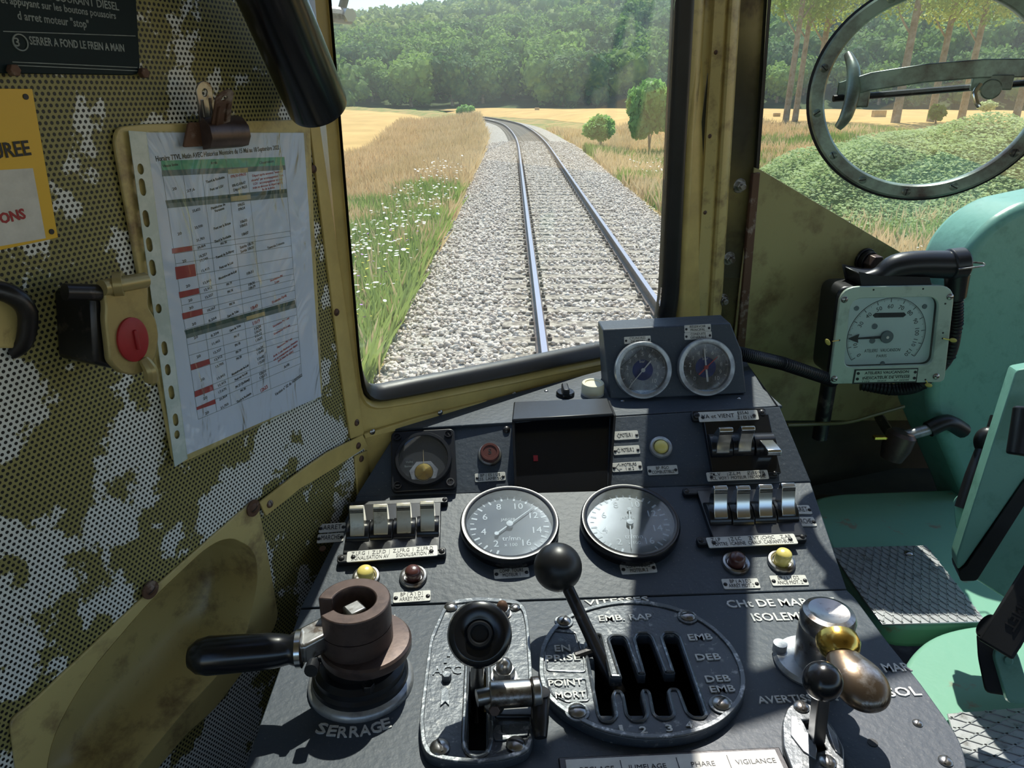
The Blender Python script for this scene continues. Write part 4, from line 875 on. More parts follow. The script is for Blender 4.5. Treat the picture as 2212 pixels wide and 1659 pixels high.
# ---------------------------------------------------------------- rocker switch banks
def rocker(parent, M, w, s, flip=0, m='chrome', L=.034):
    """drum with a bright paddle; local x across, y up the panel, z out"""
    r = .015 * s; d = G()
    arc = [(r * math.cos(math.radians(a)) * 1.15, r * math.sin(math.radians(a))) for a in range(0, 181, 15)]
    Mx = M @ Matrix(((0, 0, 1, 0), (1, 0, 0, 0), (0, 1, 0, 0), (0, 0, 0, 1)))
    d.prism(arc, -w * .5, w * .5, Mx); dr = d.build('rocker_drum', 'bake', parent, bevel=.0008)
    p = G(); a = math.radians(flip); pr = [(-.013, .010), (-.0125, .0125), (-.005, .019), (.002, .031), (.0055, .0385), (.010, .0395), (.0125, .037), (.013, .028), (.013, .010), (.004, .006)]
    pr = [(x * s, y * s) for x, y in pr]; pr = [(x * math.cos(a) + y * math.sin(a), -x * math.sin(a) + y * math.cos(a)) for x, y in pr]
    pr = [(x, max(y, .004 * s)) for x, y in pr]
    p.prism(pr, -w * .31, w * .31, Mx); pd = p.build('rocker_paddle', m, parent, bevel=.0007, seg=2)
    rb = G()
    for t_ in (.25, .55, .85):
        q0 = Vector(pr[3]) * (1 - t_) + Vector(pr[4]) * t_; q0 = Vector(pr[4]) * .6 + Vector(pr[3]) * .4 + (Vector(pr[4]) - Vector(pr[3])).normalized() * (t_ - .5) * .006 * s
        rb.prism([(q0.x - .0006, q0.y - .0004), (q0.x + .0002, q0.y - .0004), (q0.x + .0002, q0.y + .0004), (q0.x - .0006, q0.y + .0004)], -w * .29, w * .29, Mx)
    rb.build('grip_grooves', 'blackm', pd if False else parent, smooth=0)
def bank(pl, label, rail_t, rail_b, centres, drum_wpx, plates, s=1.0, flips=None, m='chrome', group='rocker switch banks on the desk'):
    cx_ = sum(c[0] for c in centres) / len(centres); cy_ = sum(c[1] for c in centres) / len(centres)
    M0 = pl.M(cx_, cy_); t = thing('rocker_switch_bank', label, 'switch', M0, group); I = M0.inverted()
    def P(x, y, h=0): return I @ pl.hit(x, y, h)
    for nm, (x0, y0, x1, y1, hp_) in (('upper_rail', rail_t), ('lower_rail', rail_b)):
        a, b = P(x0, y0), P(x1, y1); hh = px(hp_, pl.hit(x0, y0)) / 1.0; d = (b - a); an = math.atan2(d.y, d.x)
        g = G(); L = d.length; g.prism(rnd([(-L / 2, -hh / 2), (L / 2, -hh / 2), (L / 2, hh / 2), (-L / 2, hh / 2)], hh * .3, 3), 0, .008, T((a + b) / 2) @ Matrix.Rotation(an, 4, 'Z')); o = g.build(nm, 'black', t, bevel=.0012)
        for k in (-1, 1):
            q = (a + b) / 2 + d.normalized() * k * (L / 2 - hh * .42); screw(t, q.x, q.y, .008, hh * .30, random.uniform(0, 180), 'dsteel')
    a, b = P(rail_t[0] + 25, rail_t[1]), P(rail_b[2] - 10, rail_b[3]); w = px(drum_wpx, pl.hit(cx_, cy_))
    x0 = P(*centres[0]).x - w * .55; x1 = P(*centres[-1]).x + w * .55; g = G(); g.box(x1 - x0, abs(a.y - b.y), .009, ((x0 + x1) / 2, (a.y + b.y) / 2, .0045)); g.build('switch_body', 'bake', t, bevel=.001)
    for i, c in enumerate(centres):
        q = P(*c); fl_ = flips[i] if flips else 0; rocker(t, T((q.x, q.y - .002, .004)), w, s, fl_, m)
    for tx, x, y, wp, hp2, lab, bars, rot in plates:
        nameplate(pl, x, y, wp, hp2, tx, lab, rot, h=.0, bars=bars, tw=None, ins=.9, tsz=.36)
        o = [q for q in COL.objects if q.get('label') == lab][0]; o.matrix_basis = pl.M(x, y, .0085, math.radians(rot)) @ T((0, 0, .0083))
    return t
bank(MID, 'bank of four worn brass-coloured rocker switches on the left of the instrument panel', (752, 1100, 968, 1088, 17), (730, 1216, 964, 1199, 22), [(777, 1155), (827, 1152), (876, 1149), (926, 1145)], 48,
     [('Z.LF.G  I  Z.LF.D  |  Z.LFR.G  I  Z.LFR.D\nSIGNALISATION AV      SIGNALISATION AR', 848, 1197, 192, 22, 'long label strip reading SIGNALISATION AV and SIGNALISATION AR under the left rocker switches', (), 3)], 1.0, None, 'nickel')
bank(UPP, 'bank of three chrome rocker switches at the top right, the right one tipped down', (1492, 903, 1652, 896, 24), (1530, 1030, 1676, 1027, 17), [(1550, 965), (1596, 962), (1644, 962)], 46,
     [('VA et VIENT', 1573, 899, 130, 20, 'long white label strip reading VA et VIENT above the three chrome switches', (.17,), 1),
      ('Z.L.V      Z.L.M     Z(ES)VA\nECL. VOY.   MOTEUR   NORMAL', 1593, 1028, 134, 18, 'white label strip reading ECL. VOY. and MOTEUR between the two chrome switch banks', (-.16, .17), 1)], 1.05, [0, 0, -48])
bank(MID, 'bank of four chrome rocker switches on the right of the instrument panel', (1474, 1070, 1600, 1064, 18), (1504, 1177, 1738, 1168, 20), [(1545, 1118), (1593, 1118), (1640, 1115), (1688, 1112)], 47,
     [('Z.LP       Z LC     Z VT.(CH)C    Z.AB\nPUPITRE   CABINE  CHAUF. CAB ANTI-BUEE', 1624, 1169, 194, 20, 'long label strip reading PUPITRE, CABINE, CHAUF. CAB and ANTI-BUEE under the four chrome switches', (-.25, 0, .22), 1)], 1.12)
# correct the two-part strip above the three switches
st = [o for o in COL.objects if o.get('label', '').startswith('long white label strip')][0]
for c in list(st.children):
    if c.name.startswith('lettering'): bpy.data.objects.remove(c)
bb = st.children[0].data.vertices; w2 = max(v.co.x for v in bb); h2 = max(v.co.y for v in bb)
texts([('VA et VIENT', h2 * .85, -w2 * .35, 0, .0016, 0, dict(ext=.0001)), ('ESSAI', h2 * .68, w2 * .5, h2 * .45, .0016, 0, dict(ext=.0001)), ('Z ( ES ) VA', h2 * .68, w2 * .58, -h2 * .45, .0016, 0, dict(ext=.0001, width=w2 * .6))], 'ink', st)
# bottom strip, half out of view
bs = thing('label_strip', 'wide white label strip with JUMELAGE, PHARE and VIGILANCE at the very bottom of the desk', 'nameplate', LOW.M(1455, 1660))
P = LOW.hit(1455, 1660); w = px(465, P); hh = .022
g = G(); g.box(w * 1.06, hh * 1.9, .003, (0, -hh * .3, .0015)); g.build('frame', 'dsteel', bs, bevel=.001)
plate('backing', [[(-w / 2, -hh * .9), (w / 2, -hh * .9), (w / 2, hh * .48), (-w / 2, hh * .48)]], .0014, 'plate', bs, z=.003, bevel=.0003)
texts([(s, .0052, x * w, -.001, .0046, 0, dict(ext=.0001)) for s, x in (('REGLAGE', -.36), ('JUMELAGE', -.125), ('PHARE', .135), ('VIGILANCE', .385))], 'ink', bs)
for x in (-.245, .02, .26): g = G(); g.box(.0007, .018, .0002, (x * w, -.002, .0046)); g.build('divider', 'ink', bs)
# ================================================================ levers on the lower panel
g = G(); a, b = LOW.uv(1400, 1470); g.box(.25, .16, .004, (a, b, -.07)); g.box(.25, .004, .07, (a, b + .08, -.038)); g.box(.25, .004, .07, (a, b - .08, -.038)); g.box(.004, .16, .07, (a - .125, b, -.038)); g.box(.004, .16, .07, (a + .125, b, -.038))
a, b = LOW.uv(1031, 1535); g.box(.03, .13, .004, (a, b, -.07)); g.box(.004, .13, .07, (a - .015, b, -.038)); g.box(.004, .13, .07, (a + .015, b, -.038)); g.build('slot_shade_box', 'blackm', desk, smooth=0)  # black box added under the lever slots to keep them dark
def toL(pl, M, h=0):
    I = M.inverted(); 
    def f(x, y, hh=h): q = I @ pl.hit(x, y, hh); return (q.x, q.y)
    return f
# gear gate
HG = .012
GM = LOW.M(1385, 1452, HG); gt = thing('gear_gate', 'oval cast gear gate plate with comb-shaped slots and raised EMB, DEB and POINT MORT lettering', 'gear gate', GM)
f = toL(LOW, GM, HG)
out = [(1166, 1400), (1186, 1362), (1210, 1338), (1240, 1322), (1268, 1312), (1310, 1301), (1355, 1296), (1400, 1298), (1450, 1308), (1500, 1326), (1545, 1355), (1582, 1392), (1604, 1432), (1612, 1470), (1608, 1500), (1590, 1530), (1560, 1558), (1520, 1578), (1465, 1592), (1400, 1596), (1345, 1590), (1290, 1576), (1235, 1548), (1200, 1524), (1176, 1498), (1164, 1460)]
O = [f(*p) for p in out]; c0 = (sum(p[0] for p in O) / len(O), sum(p[1] for p in O) / len(O))
O = rnd(O, .012, 3)
slots = [(p[0] - LOW.uv(0, 0)[0], p[1]) for p in []]
sl = rnd([f(x, y) for x, y in [(1296, 1372), (1318, 1462), (1345, 1463), (1318, 1380), (1324, 1374), (1345, 1374), (1352, 1382), (1378, 1456), (1396, 1456), (1374, 1378), (1380, 1369), (1400, 1369), (1407, 1377), (1436, 1453), (1460, 1453), (1433, 1375), (1438, 1368), (1456, 1368), (1466, 1376),
    (1522, 1540), (1515, 1547), (1500, 1546), (1488, 1537), (1470, 1490), (1462, 1484), (1446, 1484), (1440, 1490), (1452, 1541), (1441, 1549), (1428, 1549), (1416, 1540), (1407, 1495), (1400, 1487), (1386, 1487), (1383, 1494), (1394, 1540), (1388, 1552), (1370, 1553), (1358, 1542), (1350, 1500), (1342, 1489), (1325, 1489), (1320, 1500), (1327, 1544), (1318, 1555), (1303, 1554), (1296, 1540), (1268, 1395), (1276, 1372)]], .0018, 2)
plate('cast_plate', [O, sl], HG - .0015, 'cast', gt, z=0, bevel=.0008)
inn = [(c0[0] + (x - c0[0]) * .955, c0[1] + (y - c0[1]) * .945) for x, y in O]
plate('raised_rim', [O, inn], .0022, 'castrim', gt, z=HG - .0016, bevel=.0006)
def offset(loop, d):
    n = len(loop); o = []
    ar = sum(loop[i][0] * loop[(i + 1) % n][1] - loop[(i + 1) % n][0] * loop[i][1] for i in range(n)); s = 1 if ar > 0 else -1
    for i in range(n):
        a = Vector(loop[i - 1]); b = Vector(loop[(i + 1) % n]); t = (b - a).normalized(); o.append((loop[i][0] + t.y * d * s, loop[i][1] - t.x * d * s))
    return o
# rolled border round the slots, as a thin raised cord along their edge
g = G(); so = offset(sl, .0022); g.tube([(x, y, HG - .0008) for x, y in so + so[:1]], .0016, 6, sub=1); g.build('slot_border', 'castrim', gt)
pocketL = [(1186, 1372), (1196, 1360), (1244, 1365), (1262, 1424), (1264, 1450), (1182, 1447), (1176, 1400)]; pocketR = [(1180, 1465), (1266, 1465), (1272, 1512), (1225, 1515), (1192, 1498)]
for q in (pocketL, pocketR):
    lp = rnd([f(*p) for p in q], .003, 3); g = G(); g.tube([(x, y, HG - .001) for x, y in lp + lp[:1]], .0010, 6, sub=1); g.build('pocket_border', 'castrim', gt)
LT = [('EN', 1215, 1400, 13, 34), ('PRISE', 1216, 1421, 13, 74), ('POINT', 1221, 1475, 13, 74), ('MORT', 1232, 1501, 13, 66), ('EMB. RAP', 1350, 1334, 13, 116), ('EMB', 1512, 1376, 13, 52), ('DEB', 1529, 1419, 13, 54), ('DEB', 1550, 1466, 13, 54), ('EMB', 1560, 1488, 13, 54), ('1', 1342, 1574, 13, 8), ('2', 1390, 1577, 13, 16), ('3', 1446, 1573, 13, 14), ('4', 1489, 1566, 13, 14)]
its = []
for s, x, y, hp_, wp in LT:
    P = LOW.hit(x, y, HG); u, v = f(x, y); its.append((s, px(hp_, P) / math.sin(math.radians(43)), u, v, HG - .0006, 0, dict(width=px(wp, P), bold=.015, ext=.0007)))
texts(its, 'white', gt, name='raised_lettering')
for x, y, r, rot in ((1218, 1342, .0075, 60), (1485, 1332, .0080, 0), (1558, 1521, .0085, 40), (1247, 1537, .0085, 0)):
    u, v = f(x, y); plate('screw_boss', [circle(r * 1.35, u, v)], .002, 'castrim', gt, z=HG - .0016, bevel=.0005); screw(gt, u, v, HG, r, rot, 'steel')
# gear lever with ball
BL = deep(1205, 1225, .775); _q = LOW.hit(1291, 1406, .012); B0 = _q + (_q - BL).normalized() * .045
gl = thing('gear_lever', 'tall dark steel gear lever with a satin black ball knob leaning over the gate', 'lever', T(B0)); d = BL - B0
g = G(); g.tube([(0, 0, 0), tuple(d * .5), tuple(d)], [.0085, .0065, .0062], 16, sub=1); g.build('lever_rod', 'dsteel', gl)
G().ball(.0253, T(d), 40, 24).build('ball_knob', 'bakem', gl)
g = G(); q = d * .34; g.tube([q, q + Vector((-.022, -.006, -.004))], .005, 10, sub=1); g.build('side_peg', 'dsteel', gl)

# accelerator quadrant
AM = LOW.M(1035, 1480, .010); ac = thing('accelerator_quadrant', 'cast quadrant plate with slotted lever track, arrow and raised ACC lettering', 'lever quadrant', AM); f = toL(LOW, AM, .010)
ao = [(958, 1312), (975, 1297), (1040, 1290), (1118, 1297), (1135, 1312), (1142, 1345), (1149, 1440), (1153, 1560), (1150, 1605), (1138, 1625), (1100, 1640), (1030, 1649), (960, 1643), (922, 1632), (910, 1605), (906, 1560), (915, 1480), (928, 1380)]
AO = rnd([f(*p) for p in ao], .008, 3); sl2 = rnd([f(*p) for p in [(1016, 1395), (1048, 1395), (1054, 1600), (1046, 1624), (1030, 1630), (1014, 1622), (1008, 1600)]], .004, 3)
plate('cast_plate', [AO, sl2], .009, 'cast', ac, bevel=.0008)
c0 = f(1035, 1480); inn = [(c0[0] + (x - c0[0]) * .93, c0[1] + (y - c0[1]) * .95) for x, y in AO]; plate('raised_rim', [AO, inn], .0022, 'castrim', ac, z=.0086, bevel=.0006)
so = offset(sl2, .003); g = G(); g.tube([(x, y, .0095) for x, y in so + so[:1]], .0022, 8, sub=1); g.build('slot_border', 'castrim', ac)
P = LOW.hit(960, 1450, .01); u, v = f(966, 1448); texts([('ACC', px(18, P) / .7, u, v, .0094, 0, dict(width=px(62, P), bold=.015, ext=.0007))], 'castrim', ac, name='raised_lettering')
arrow = [f(*p) for p in [(953, 1492), (963, 1484), (970, 1493), (970, 1524), (962, 1516), (951, 1526)]]; plate('raised_arrow', [arrow], .0018, 'castrim', ac, z=.009, bevel=.0003)
for x, y in ((970, 1420), (963, 1434)): u, v = f(x - 1, y - 6); g = G(); g.box(.003, .005, .0015, (u, v, .0095)); g.build('index_mark', 'castrim', ac)
u, v = f(965, 1466); g = G(); g.prism(hexa(.0048), 0, .007, T((u, v, .009))); g.build('stop_bolt', 'castrim', ac, bevel=.0005)
for x, y, r, rot in ((950, 1615, .0088, 110), (1114, 1608, .0085, 160), (974, 1311, .0075, 5), (1112, 1312, .006, 30)):
    u, v = f(x, y); screw(ac, u, v, .0095, r, rot, 'steel')
fk = [f(*p) for p in [(1062, 1585), (1072, 1568), (1082, 1568), (1084, 1584), (1098, 1588), (1100, 1566), (1112, 1562), (1145, 1565), (1140, 1590), (1118, 1592), (1090, 1600), (1070, 1600)]]; plate('stop_fork', [fk], .002, 'castrim', ac, z=.009, bevel=.0005)
# domed nuts
for (x, y, r, lb) in ((1085, 1316, .0075, 'small acorn nut with a rusty dome behind the big round knob'), (1089, 1450, .0095, 'steel acorn nut on the quadrant between knob and cross shaft')):
    M = LOW.M(x, y, .016) @ T((0, 0, .0095)); t = thing('acorn_nut', lb, 'nut', M); g = G(); g.prism(hexa(r * 1.15), 0, r * 1.1); g.build('hex_base', 'steel', t, bevel=.0008)
    G().lathe([(r * .85, r * 1.1), (r * .82, r * 1.5), (r * .6, r * 2.0), (r * .25, r * 2.25), (0, r * 2.3)], 20).build('dome', 'steel' if y > 1400 else 'rust', t); G().cyl(r * 1.35, -.001, .001).build('washer', 'steel', t)
# the throttle lever with its large knob
K = deep(1036, 1370, .66); Bs = LOW.hit(1031, 1500, .0); al = thing('throttle_lever', 'upright steel lever in the quadrant with a large black round knob with a hollow centre', 'lever', T(Bs)); kd = K - Bs
zdir = (CAM - K).normalized(); KM = frame(kd, zdir, (1, 0, 0)); R = 70 * .66 / FPX
g = G(); g.tube([(0, 0, -.03), (0, .002, .02), tuple(kd + (-zdir) * .02)], [.0065, .0065, .006], 14, sub=4); g.build('lever_rod', 'steel', al)
G().lathe([(R * .35, -R * .75), (R * .8, -R * .55), (R * .98, -R * .22), (R, 0), (R * .95, R * .18), (R * .80, R * .30), (R * .74, R * .31), (R * .50, R * .20), (R * .40, R * .17), (R * .40, -R * .1)], 64, KM).build('round_knob', 'bake', al)
G().lathe([(R * .40, R * .14), (R * .40, R * .26), (R * .36, R * .33), (R * .29, R * .32), (R * .24, R * .22), (R * .23, -R * .2), (0, -R * .2)], 48, KM).build('hub_ring', 'black', al)
# cross shaft with clamp
CM = T(LOW.hit(1060, 1500, .030)); cs = thing('cross_shaft', 'bright steel cross shaft with a clamp bolt and a hanging link at its right end', 'linkage', CM)
a = LOW.hit(1058, 1502, .032) - CM.translation; b = LOW.hit(1148, 1496, .032) - CM.translation; c = LOW.hit(1168, 1494, .032) - CM.translation; z_ = LOW.hit(1030, 1508, .032) - CM.translation
g = G(); g.tube([a, b], .0118, 28, sub=1); g.build('sleeve', 'steel', cs, bevel=.0012)
g = G(); g.tube([z_, a], .0075, 20, sub=1); g.build('pin', 'steel', cs); g = G(); g.tube([b, c], .0135, 24, sub=1); g.build('end_collar', 'steel', cs, bevel=.0015)
e1 = LOW.hit(1167, 1510, .026) - CM.translation; e2 = LOW.hit(1166, 1560, .018) - CM.translation; e3 = LOW.hit(1168, 1594, .012) - CM.translation
g = G(); g.tube([c, e1, e2, e3], [.009, .0085, .008, .0055], 14); g.build('hanging_link', 'dsteel', cs)
q = LOW.hit(1068, 1522, .022) - CM.translation; G().ball(.0095, T(q), 20, 12).build('clamp_boss', 'steel', cs); fw = (CAM - (q + CM.translation)).normalized()
g = G(); g.prism(hexa(.0052), 0, .013, frame(q, (fw.x, fw.y, .25), (1, 0, 0))); g.build('clamp_bolt', 'brown', cs, bevel=.0006)
q = LOW.hit(1110, 1530, .008) - CM.translation; g = G(); g.box(.035, .026, .012, tuple(q + Vector((0, 0, -.002)))); g.build('stop_block', 'black', cs, bevel=.002)

# brake handle stand on the left
S0 = LOW.hit(781, 1474, 0); bv = thing('brake_valve', 'brake controller with slotted brown steel cap on stacked black collars and a black side handle', 'brake controller', T(S0) @ Matrix.Rotation(YAW, 4, 'Z'))
TOP = .098
bv.scale = (1, 1, 1)
IBV = bv.matrix_basis.inverted()
G().lathe([(.0, 0), (.051, 0), (.051, .004), (.049, .007), (.045, .009), (.045, .010)], 48).build('base_flange', 'alu', bv)
G().lathe([(.046, .008), (.046, .014), (.043, .017), (.043, .023), (.038, .027)], 48).build('lower_collar', 'black', bv)
G().lathe([(.032, .025), (.034, .036), (.030, .042)], 36).build('neck', 'dsteel', bv)
G().lathe([(.030, .040), (.042, .041), (.043, .043), (.043, .050), (.041, .052), (.030, .053)], 48, T((.008, 0, 0))).build('upper_flange', 'brown', bv)
G().lathe([(.026, .050), (.027, .070)], 32).build('spindle_housing', 'dsteel', bv)
# slotted cap: open ring with a notch to the left
n = 40; a0, a1 = math.radians(-158), math.radians(158); Ro, Ri = .0338, .0205
arc = [(Ro * math.cos(a0 + (a1 - a0) * i / n), Ro * math.sin(a0 + (a1 - a0) * i / n)) for i in range(n + 1)] + [(Ri * math.cos(a1 + (a0 - a1) * i / n), Ri * math.sin(a1 + (a0 - a1) * i / n)) for i in range(n + 1)]
g = G(); g.prism(arc, .072, TOP, Rm(15, 'Z')); g.build('slotted_cap', 'brown', bv, bevel=.0012)
g = G(); g.lathe([(Ro, .052), (Ro, .072), (0, .072)], 40); g.build('cap_body', 'brown', bv)
g = G(); g.box(.017, .017, .03, (0, 0, .075), Rm(38, 'Z')); g.build('square_spindle', 'steel', bv, bevel=.002)
hz_ = Z0 + .066; HP = HZ(hz_); h0 = IBV @ HP.hit(402, 1420); h1 = IBV @ HP.hit(640, 1402); h2 = IBV @ HP.hit(720, 1388)
dd = (h0 - h1).normalized(); L = (h0 - h1).length; HM = frame(h1, dd, (0, 0, 1)); rh = 38 * zdep(HP.hit(520, 1410)) / FPX
G().lathe([(rh * .96, 0), (rh * .82, L * .06), (rh * .92, L * .14), (rh, L * .25), (rh * 1.05, L * .55), (rh * 1.08, L * .80), (rh * .95, L * .90), (rh * .62, L * .97), (0, L)], 40, HM).build('handle_grip', 'bake', bv)
G().lathe([(rh * .9, -L * .07), (rh * 1.08, -L * .055), (rh * 1.08, -.0005), (rh * .95, 0)], 36, HM).build('ferrule', 'chrome', bv)
g = G(); g.box(.030, .036, .014, (0, 0, 0), frame(h1 * .35 + h2 * .65, dd, (0, 0, 1)) @ Rm(90, 'Y') @ Matrix.Identity(4)); 
v = (h2 - h1).normalized(); g = G(); c_ = (h1 + Vector((-.012, 0, h1.z * 0 + 0)) * 0 + Vector((0, 0, 0))) ; mid = (h1 + Vector((0, 0, h1.z))) / 2 if False else (h1 + Vector((-.02, 0, h1.z))) / 2
g.box((h1 - Vector((-.02, 0, h1.z))).length * 1.0, .026, .020, (0, 0, 0), frame(mid, (0, 0, 1), (h1 - mid))); g.build('handle_arm', 'steel', bv, bevel=.003)
for a in (30, 150, 270): g = G(); q = T((.037 * math.cos(math.radians(a + 20)), .037 * math.sin(math.radians(a + 20)), .027)); g.prism(hexa(.006), -.004, .004, q); g.build('hex_bolt', 'dsteel', bv, bevel=.0006)
g = G(); g.cyl(.006, 0, .012, frame(IBV @ HP.hit(683, 1402) + Vector((.0, -.014, -.004)), (0, -1, .2), (1, 0, 0)), 14); g.build('lock_pin', 'black', bv)

# isolating valve on the right with bronze handle
V0 = LOW.hit(1768, 1440); iv = thing('isolating_valve', 'silvery upright valve with a brass collar and a long dark bronze paddle handle', 'valve', T(V0)); IV = iv.matrix_basis.inverted()
G().lathe([(0, 0), (.036, 0), (.037, .003), (.034, .007), (0, .007)], 44, T((-.006, .004, 0))).build('base_flange', 'alu', iv)
zt = .068; G().lathe([(.024, .006), (.0255, .03), (.0255, .048), (.0248, .050), (.0255, .052), (.0262, zt - .006), (.024, zt - .001), (.019, zt + .001), (.008, zt - .002), (0, zt - .003)], 44).build('valve_body', 'steel', iv)
G().cyl(.007, .004, .014, T((-.034, .018, 0)), 16).build('bolt_head', 'alu', iv)
HV = HZ(Z0 + .058); p0 = IV @ HZ(Z0 + .062).hit(1808, 1382); p1 = IV @ HZ(Z0 + .058).hit(1822, 1425); p2 = IV @ HZ(Z0 + .052).hit(1862, 1480); p3 = IV @ HZ(Z0 + .046).hit(1890, 1538)
dirv = (p1 - p0).normalized(); 
g = G(); g.lathe([(.010, -.006), (.0165, -.002), (.0172, .006), (.0145, .014), (.0105, .018)], 30, frame(p0, p1 - p0, (0, 0, 1)) @ Matrix.Diagonal((1, 1.15, 1, 1)))
g.build('brass_collar', 'brass', iv)
pts = [p0 + dirv * .008, p1, p2 * .5 + p1 * .5, p2, p3 * .6 + p2 * .4, p3]; rad = [.011, .017, .0235, .0255, .021, .009]
g = G(); seg = 28; vs = []
for i, (c, r) in enumerate(zip(pts, rad)):
    dn = (pts[min(i + 1, 5)] - pts[max(i - 1, 0)]).normalized(); sx = dn.cross(Vector((0, 0, 1))).normalized(); sy = sx.cross(dn)
    vs += [c + sx * r * math.cos(2 * math.pi * k / seg) + sy * r * .62 * math.sin(2 * math.pi * k / seg) for k in range(seg)]
fs = [(i * seg + k, i * seg + (k + 1) % seg, (i + 1) * seg + (k + 1) % seg, (i + 1) * seg + k) for i in range(5) for k in range(seg)] + [tuple(range(seg))[::-1], tuple(range(5 * seg, 6 * seg))]
g.add(vs, fs).build('paddle_handle', 'bronze', iv, sub=2, smooth=180)
# horn lever
NM = LOW.M(1757, 1590, .008); hn = thing('horn_lever', 'short square horn lever with a glossy black ball in an octagonal notched plate', 'lever', NM); f = toL(LOW, NM, .008)
ho = [f(*p) for p in [(1712, 1520), (1742, 1517), (1762, 1530), (1800, 1570), (1823, 1615), (1825, 1690), (1760, 1700), (1722, 1690), (1692, 1610), (1690, 1560), (1700, 1530)]]; hs = [f(*p) for p in [(1733, 1555), (1752, 1553), (1787, 1618), (1768, 1624)]]
plate('notched_plate', [rnd(ho, .004, 3), hs], .008, 'castrim', hn, bevel=.001)
nt_ = [f(*p) for p in [(1708, 1548), (1722, 1552), (1726, 1568), (1734, 1570), (1738, 1583), (1746, 1586), (1750, 1600), (1760, 1604), (1764, 1620), (1762, 1642), (1735, 1625), (1708, 1590)]]; plate('notched_strip', [nt_], .0018, 'alu', hn, z=.0078, bevel=.0004)
nt2 = [f(*p) for p in [(1784, 1560), (1806, 1590), (1815, 1630), (1804, 1625), (1792, 1590)]]; plate('notched_strip', [nt2], .0018, 'alu', hn, z=.0078, bevel=.0004)
for x, y in ((1731, 1528), (1788, 1647)): u, v = f(x, y); screw(hn, u, v, .008, .0072, 80, 'steel')
Bh = deep(1777, 1471, .60) - NM.translation; l0 = LOW.hit(1765, 1600, .0) - NM.translation
L3 = NM.to_3x3().inverted(); Bh = L3 @ Bh; l0 = L3 @ l0 + Vector((0, 0, -.012)); dz = (Bh - l0)
g = G(); g.box(.0105, .013, dz.length, (0, 0, dz.length / 2), frame(l0, dz, (1, 0, 0))); g.build('square_lever', 'black', hn, bevel=.001); G().ball(42 * .60 / FPX, T(Bh), 36, 20).build('ball_knob', 'bake', hn)

# ================================================================ things on the left wall
def WM(x, y, h=0, rot=0): return WL.M(x, y, 0, math.radians(rot)) @ T((0, 0, h))
# pressed pocket
pk = thing('pressed_pocket', 'long ochre pressed-metal arm recess let into the perforated wall', 'pocket', WL.base())
po = polys(WL, [(16, 1552), (60, 1520), (320, 1275), (545, 1078), (553, 1085), (572, 1180), (598, 1328), (588, 1358), (540, 1425), (460, 1530), (397, 1586), (340, 1655), (240, 1780), (60, 1800), (30, 1660)])
plate('rim', [rnd(po, .008, 3), rnd(pin, .02, 3)], .003, 'ylwd', pk, bevel=.001)
lp = rnd(pin, .02, 3); n = len(lp); cxp = sum(p[0] for p in lp) / n; cyp = sum(p[1] for p in lp) / n; vs = []; lv = [(1.0, .003), (.995, -.004), (.98, -.024), (.955, -.048), (.89, -.064), (.5, -.070), (.2, -.071)]
for s, z in lv: vs += [(cxp + (x - cxp) * s, cyp + (y - cyp) * s, z) for x, y in lp]
fs = [(a * n + i, a * n + (i + 1) % n, (a + 1) * n + (i + 1) % n, (a + 1) * n + i) for a in range(len(lv) - 1) for i in range(n)] + [tuple(range((len(lv) - 1) * n, len(lv) * n))]
o = G().add(vs, fs).build('basin', 'ylwd', pk, smooth=70)
for x, y, r in ((541, 1096, .0055), (318, 1272, .005)):
    u, v = WL.uv(x, y); plate('washer', [circle(r * 1.7, u, v)], .002, 'rust', pk, z=.003); screw(pk, u, v, .004, r, 20, 'rust')
# dark enamel instruction plate
def rectM(pl, x, y, wp, hp_, th, m, par, name='panel', rot=0): pass
EM = WL.base(); en = thing('instruction_plate', 'dark green enamel instruction plate with grey French text, top left corner', 'sign', EM)
c = [WL.uv(298, 163), WL.uv(285, -60), WL.uv(-160, -60), WL.uv(-120, 157)]; plate('enamel_sheet', [rnd(c, .008, 3)], .003, 'signg', en, bevel=.0006)
def wtext(par, m, items, z, rot0=0):
    its = []
    for s, x, y, hpx, wpx, rot, *k in items:
        u, v = WL.uv(x, y, z); P = WL.hit(x, y); fx = abs(WL.u.dot(Rv)) * .93 + .0; 
        kk = dict(ext=.0001, bold=.02); kk.update(k[0] if k else {})
        if wpx: a = WL.uv(x - wpx / 2, y, z); b = WL.uv(x + wpx / 2, y, z); kk['width'] = abs(b[0] - a[0])
        its.append((s, px(hpx, P), u, v, z + .0001, rot, kk))
    return texts(its, m, par)
wtext(en, 'signt', [('SERRER A FOND LE FREIN A MAIN', 172, 97, 16, 200, -1, dict(bold=.03)), ('3', 37, 92, 18, 10, 0), ('d arret moteur "stop"', 118, 44, 17, 150, -2), ('et appuyant sur les boutons poussoirs', 134, 18, 15, 240, -2), ('COUPER LE COURANT DIESEL', 140, -3, 17, 240, -2)], .003)
u, v = WL.uv(37, 92); g = G(); g.tube([(u + .0052 * math.cos(a * .2618), v + .0052 * math.sin(a * .2618), .0034) for a in range(25)], .0006, 4, sub=1); g.build('circle_mark', 'signt', en)
for pts in (((0, 68), (286, 78)), ((20, 134), (290, 146)), ((20, 141), (290, 153))):
    a, b = [WL.uv(*p) for p in pts]; g = G(); g.tube([(*a, .0032), (*b, .0032)], .0004, 4, sub=1); g.build('border_line', 'signt', en, smooth=0)
for x, y in ((300, 158), (18, 152)): u, v = WL.uv(x, y); g = G(); g.prism(hexa(.0042), 0, .005, T((u, v, .003))); g.build('corner_bolt', 'rust', en, bevel=.0006)
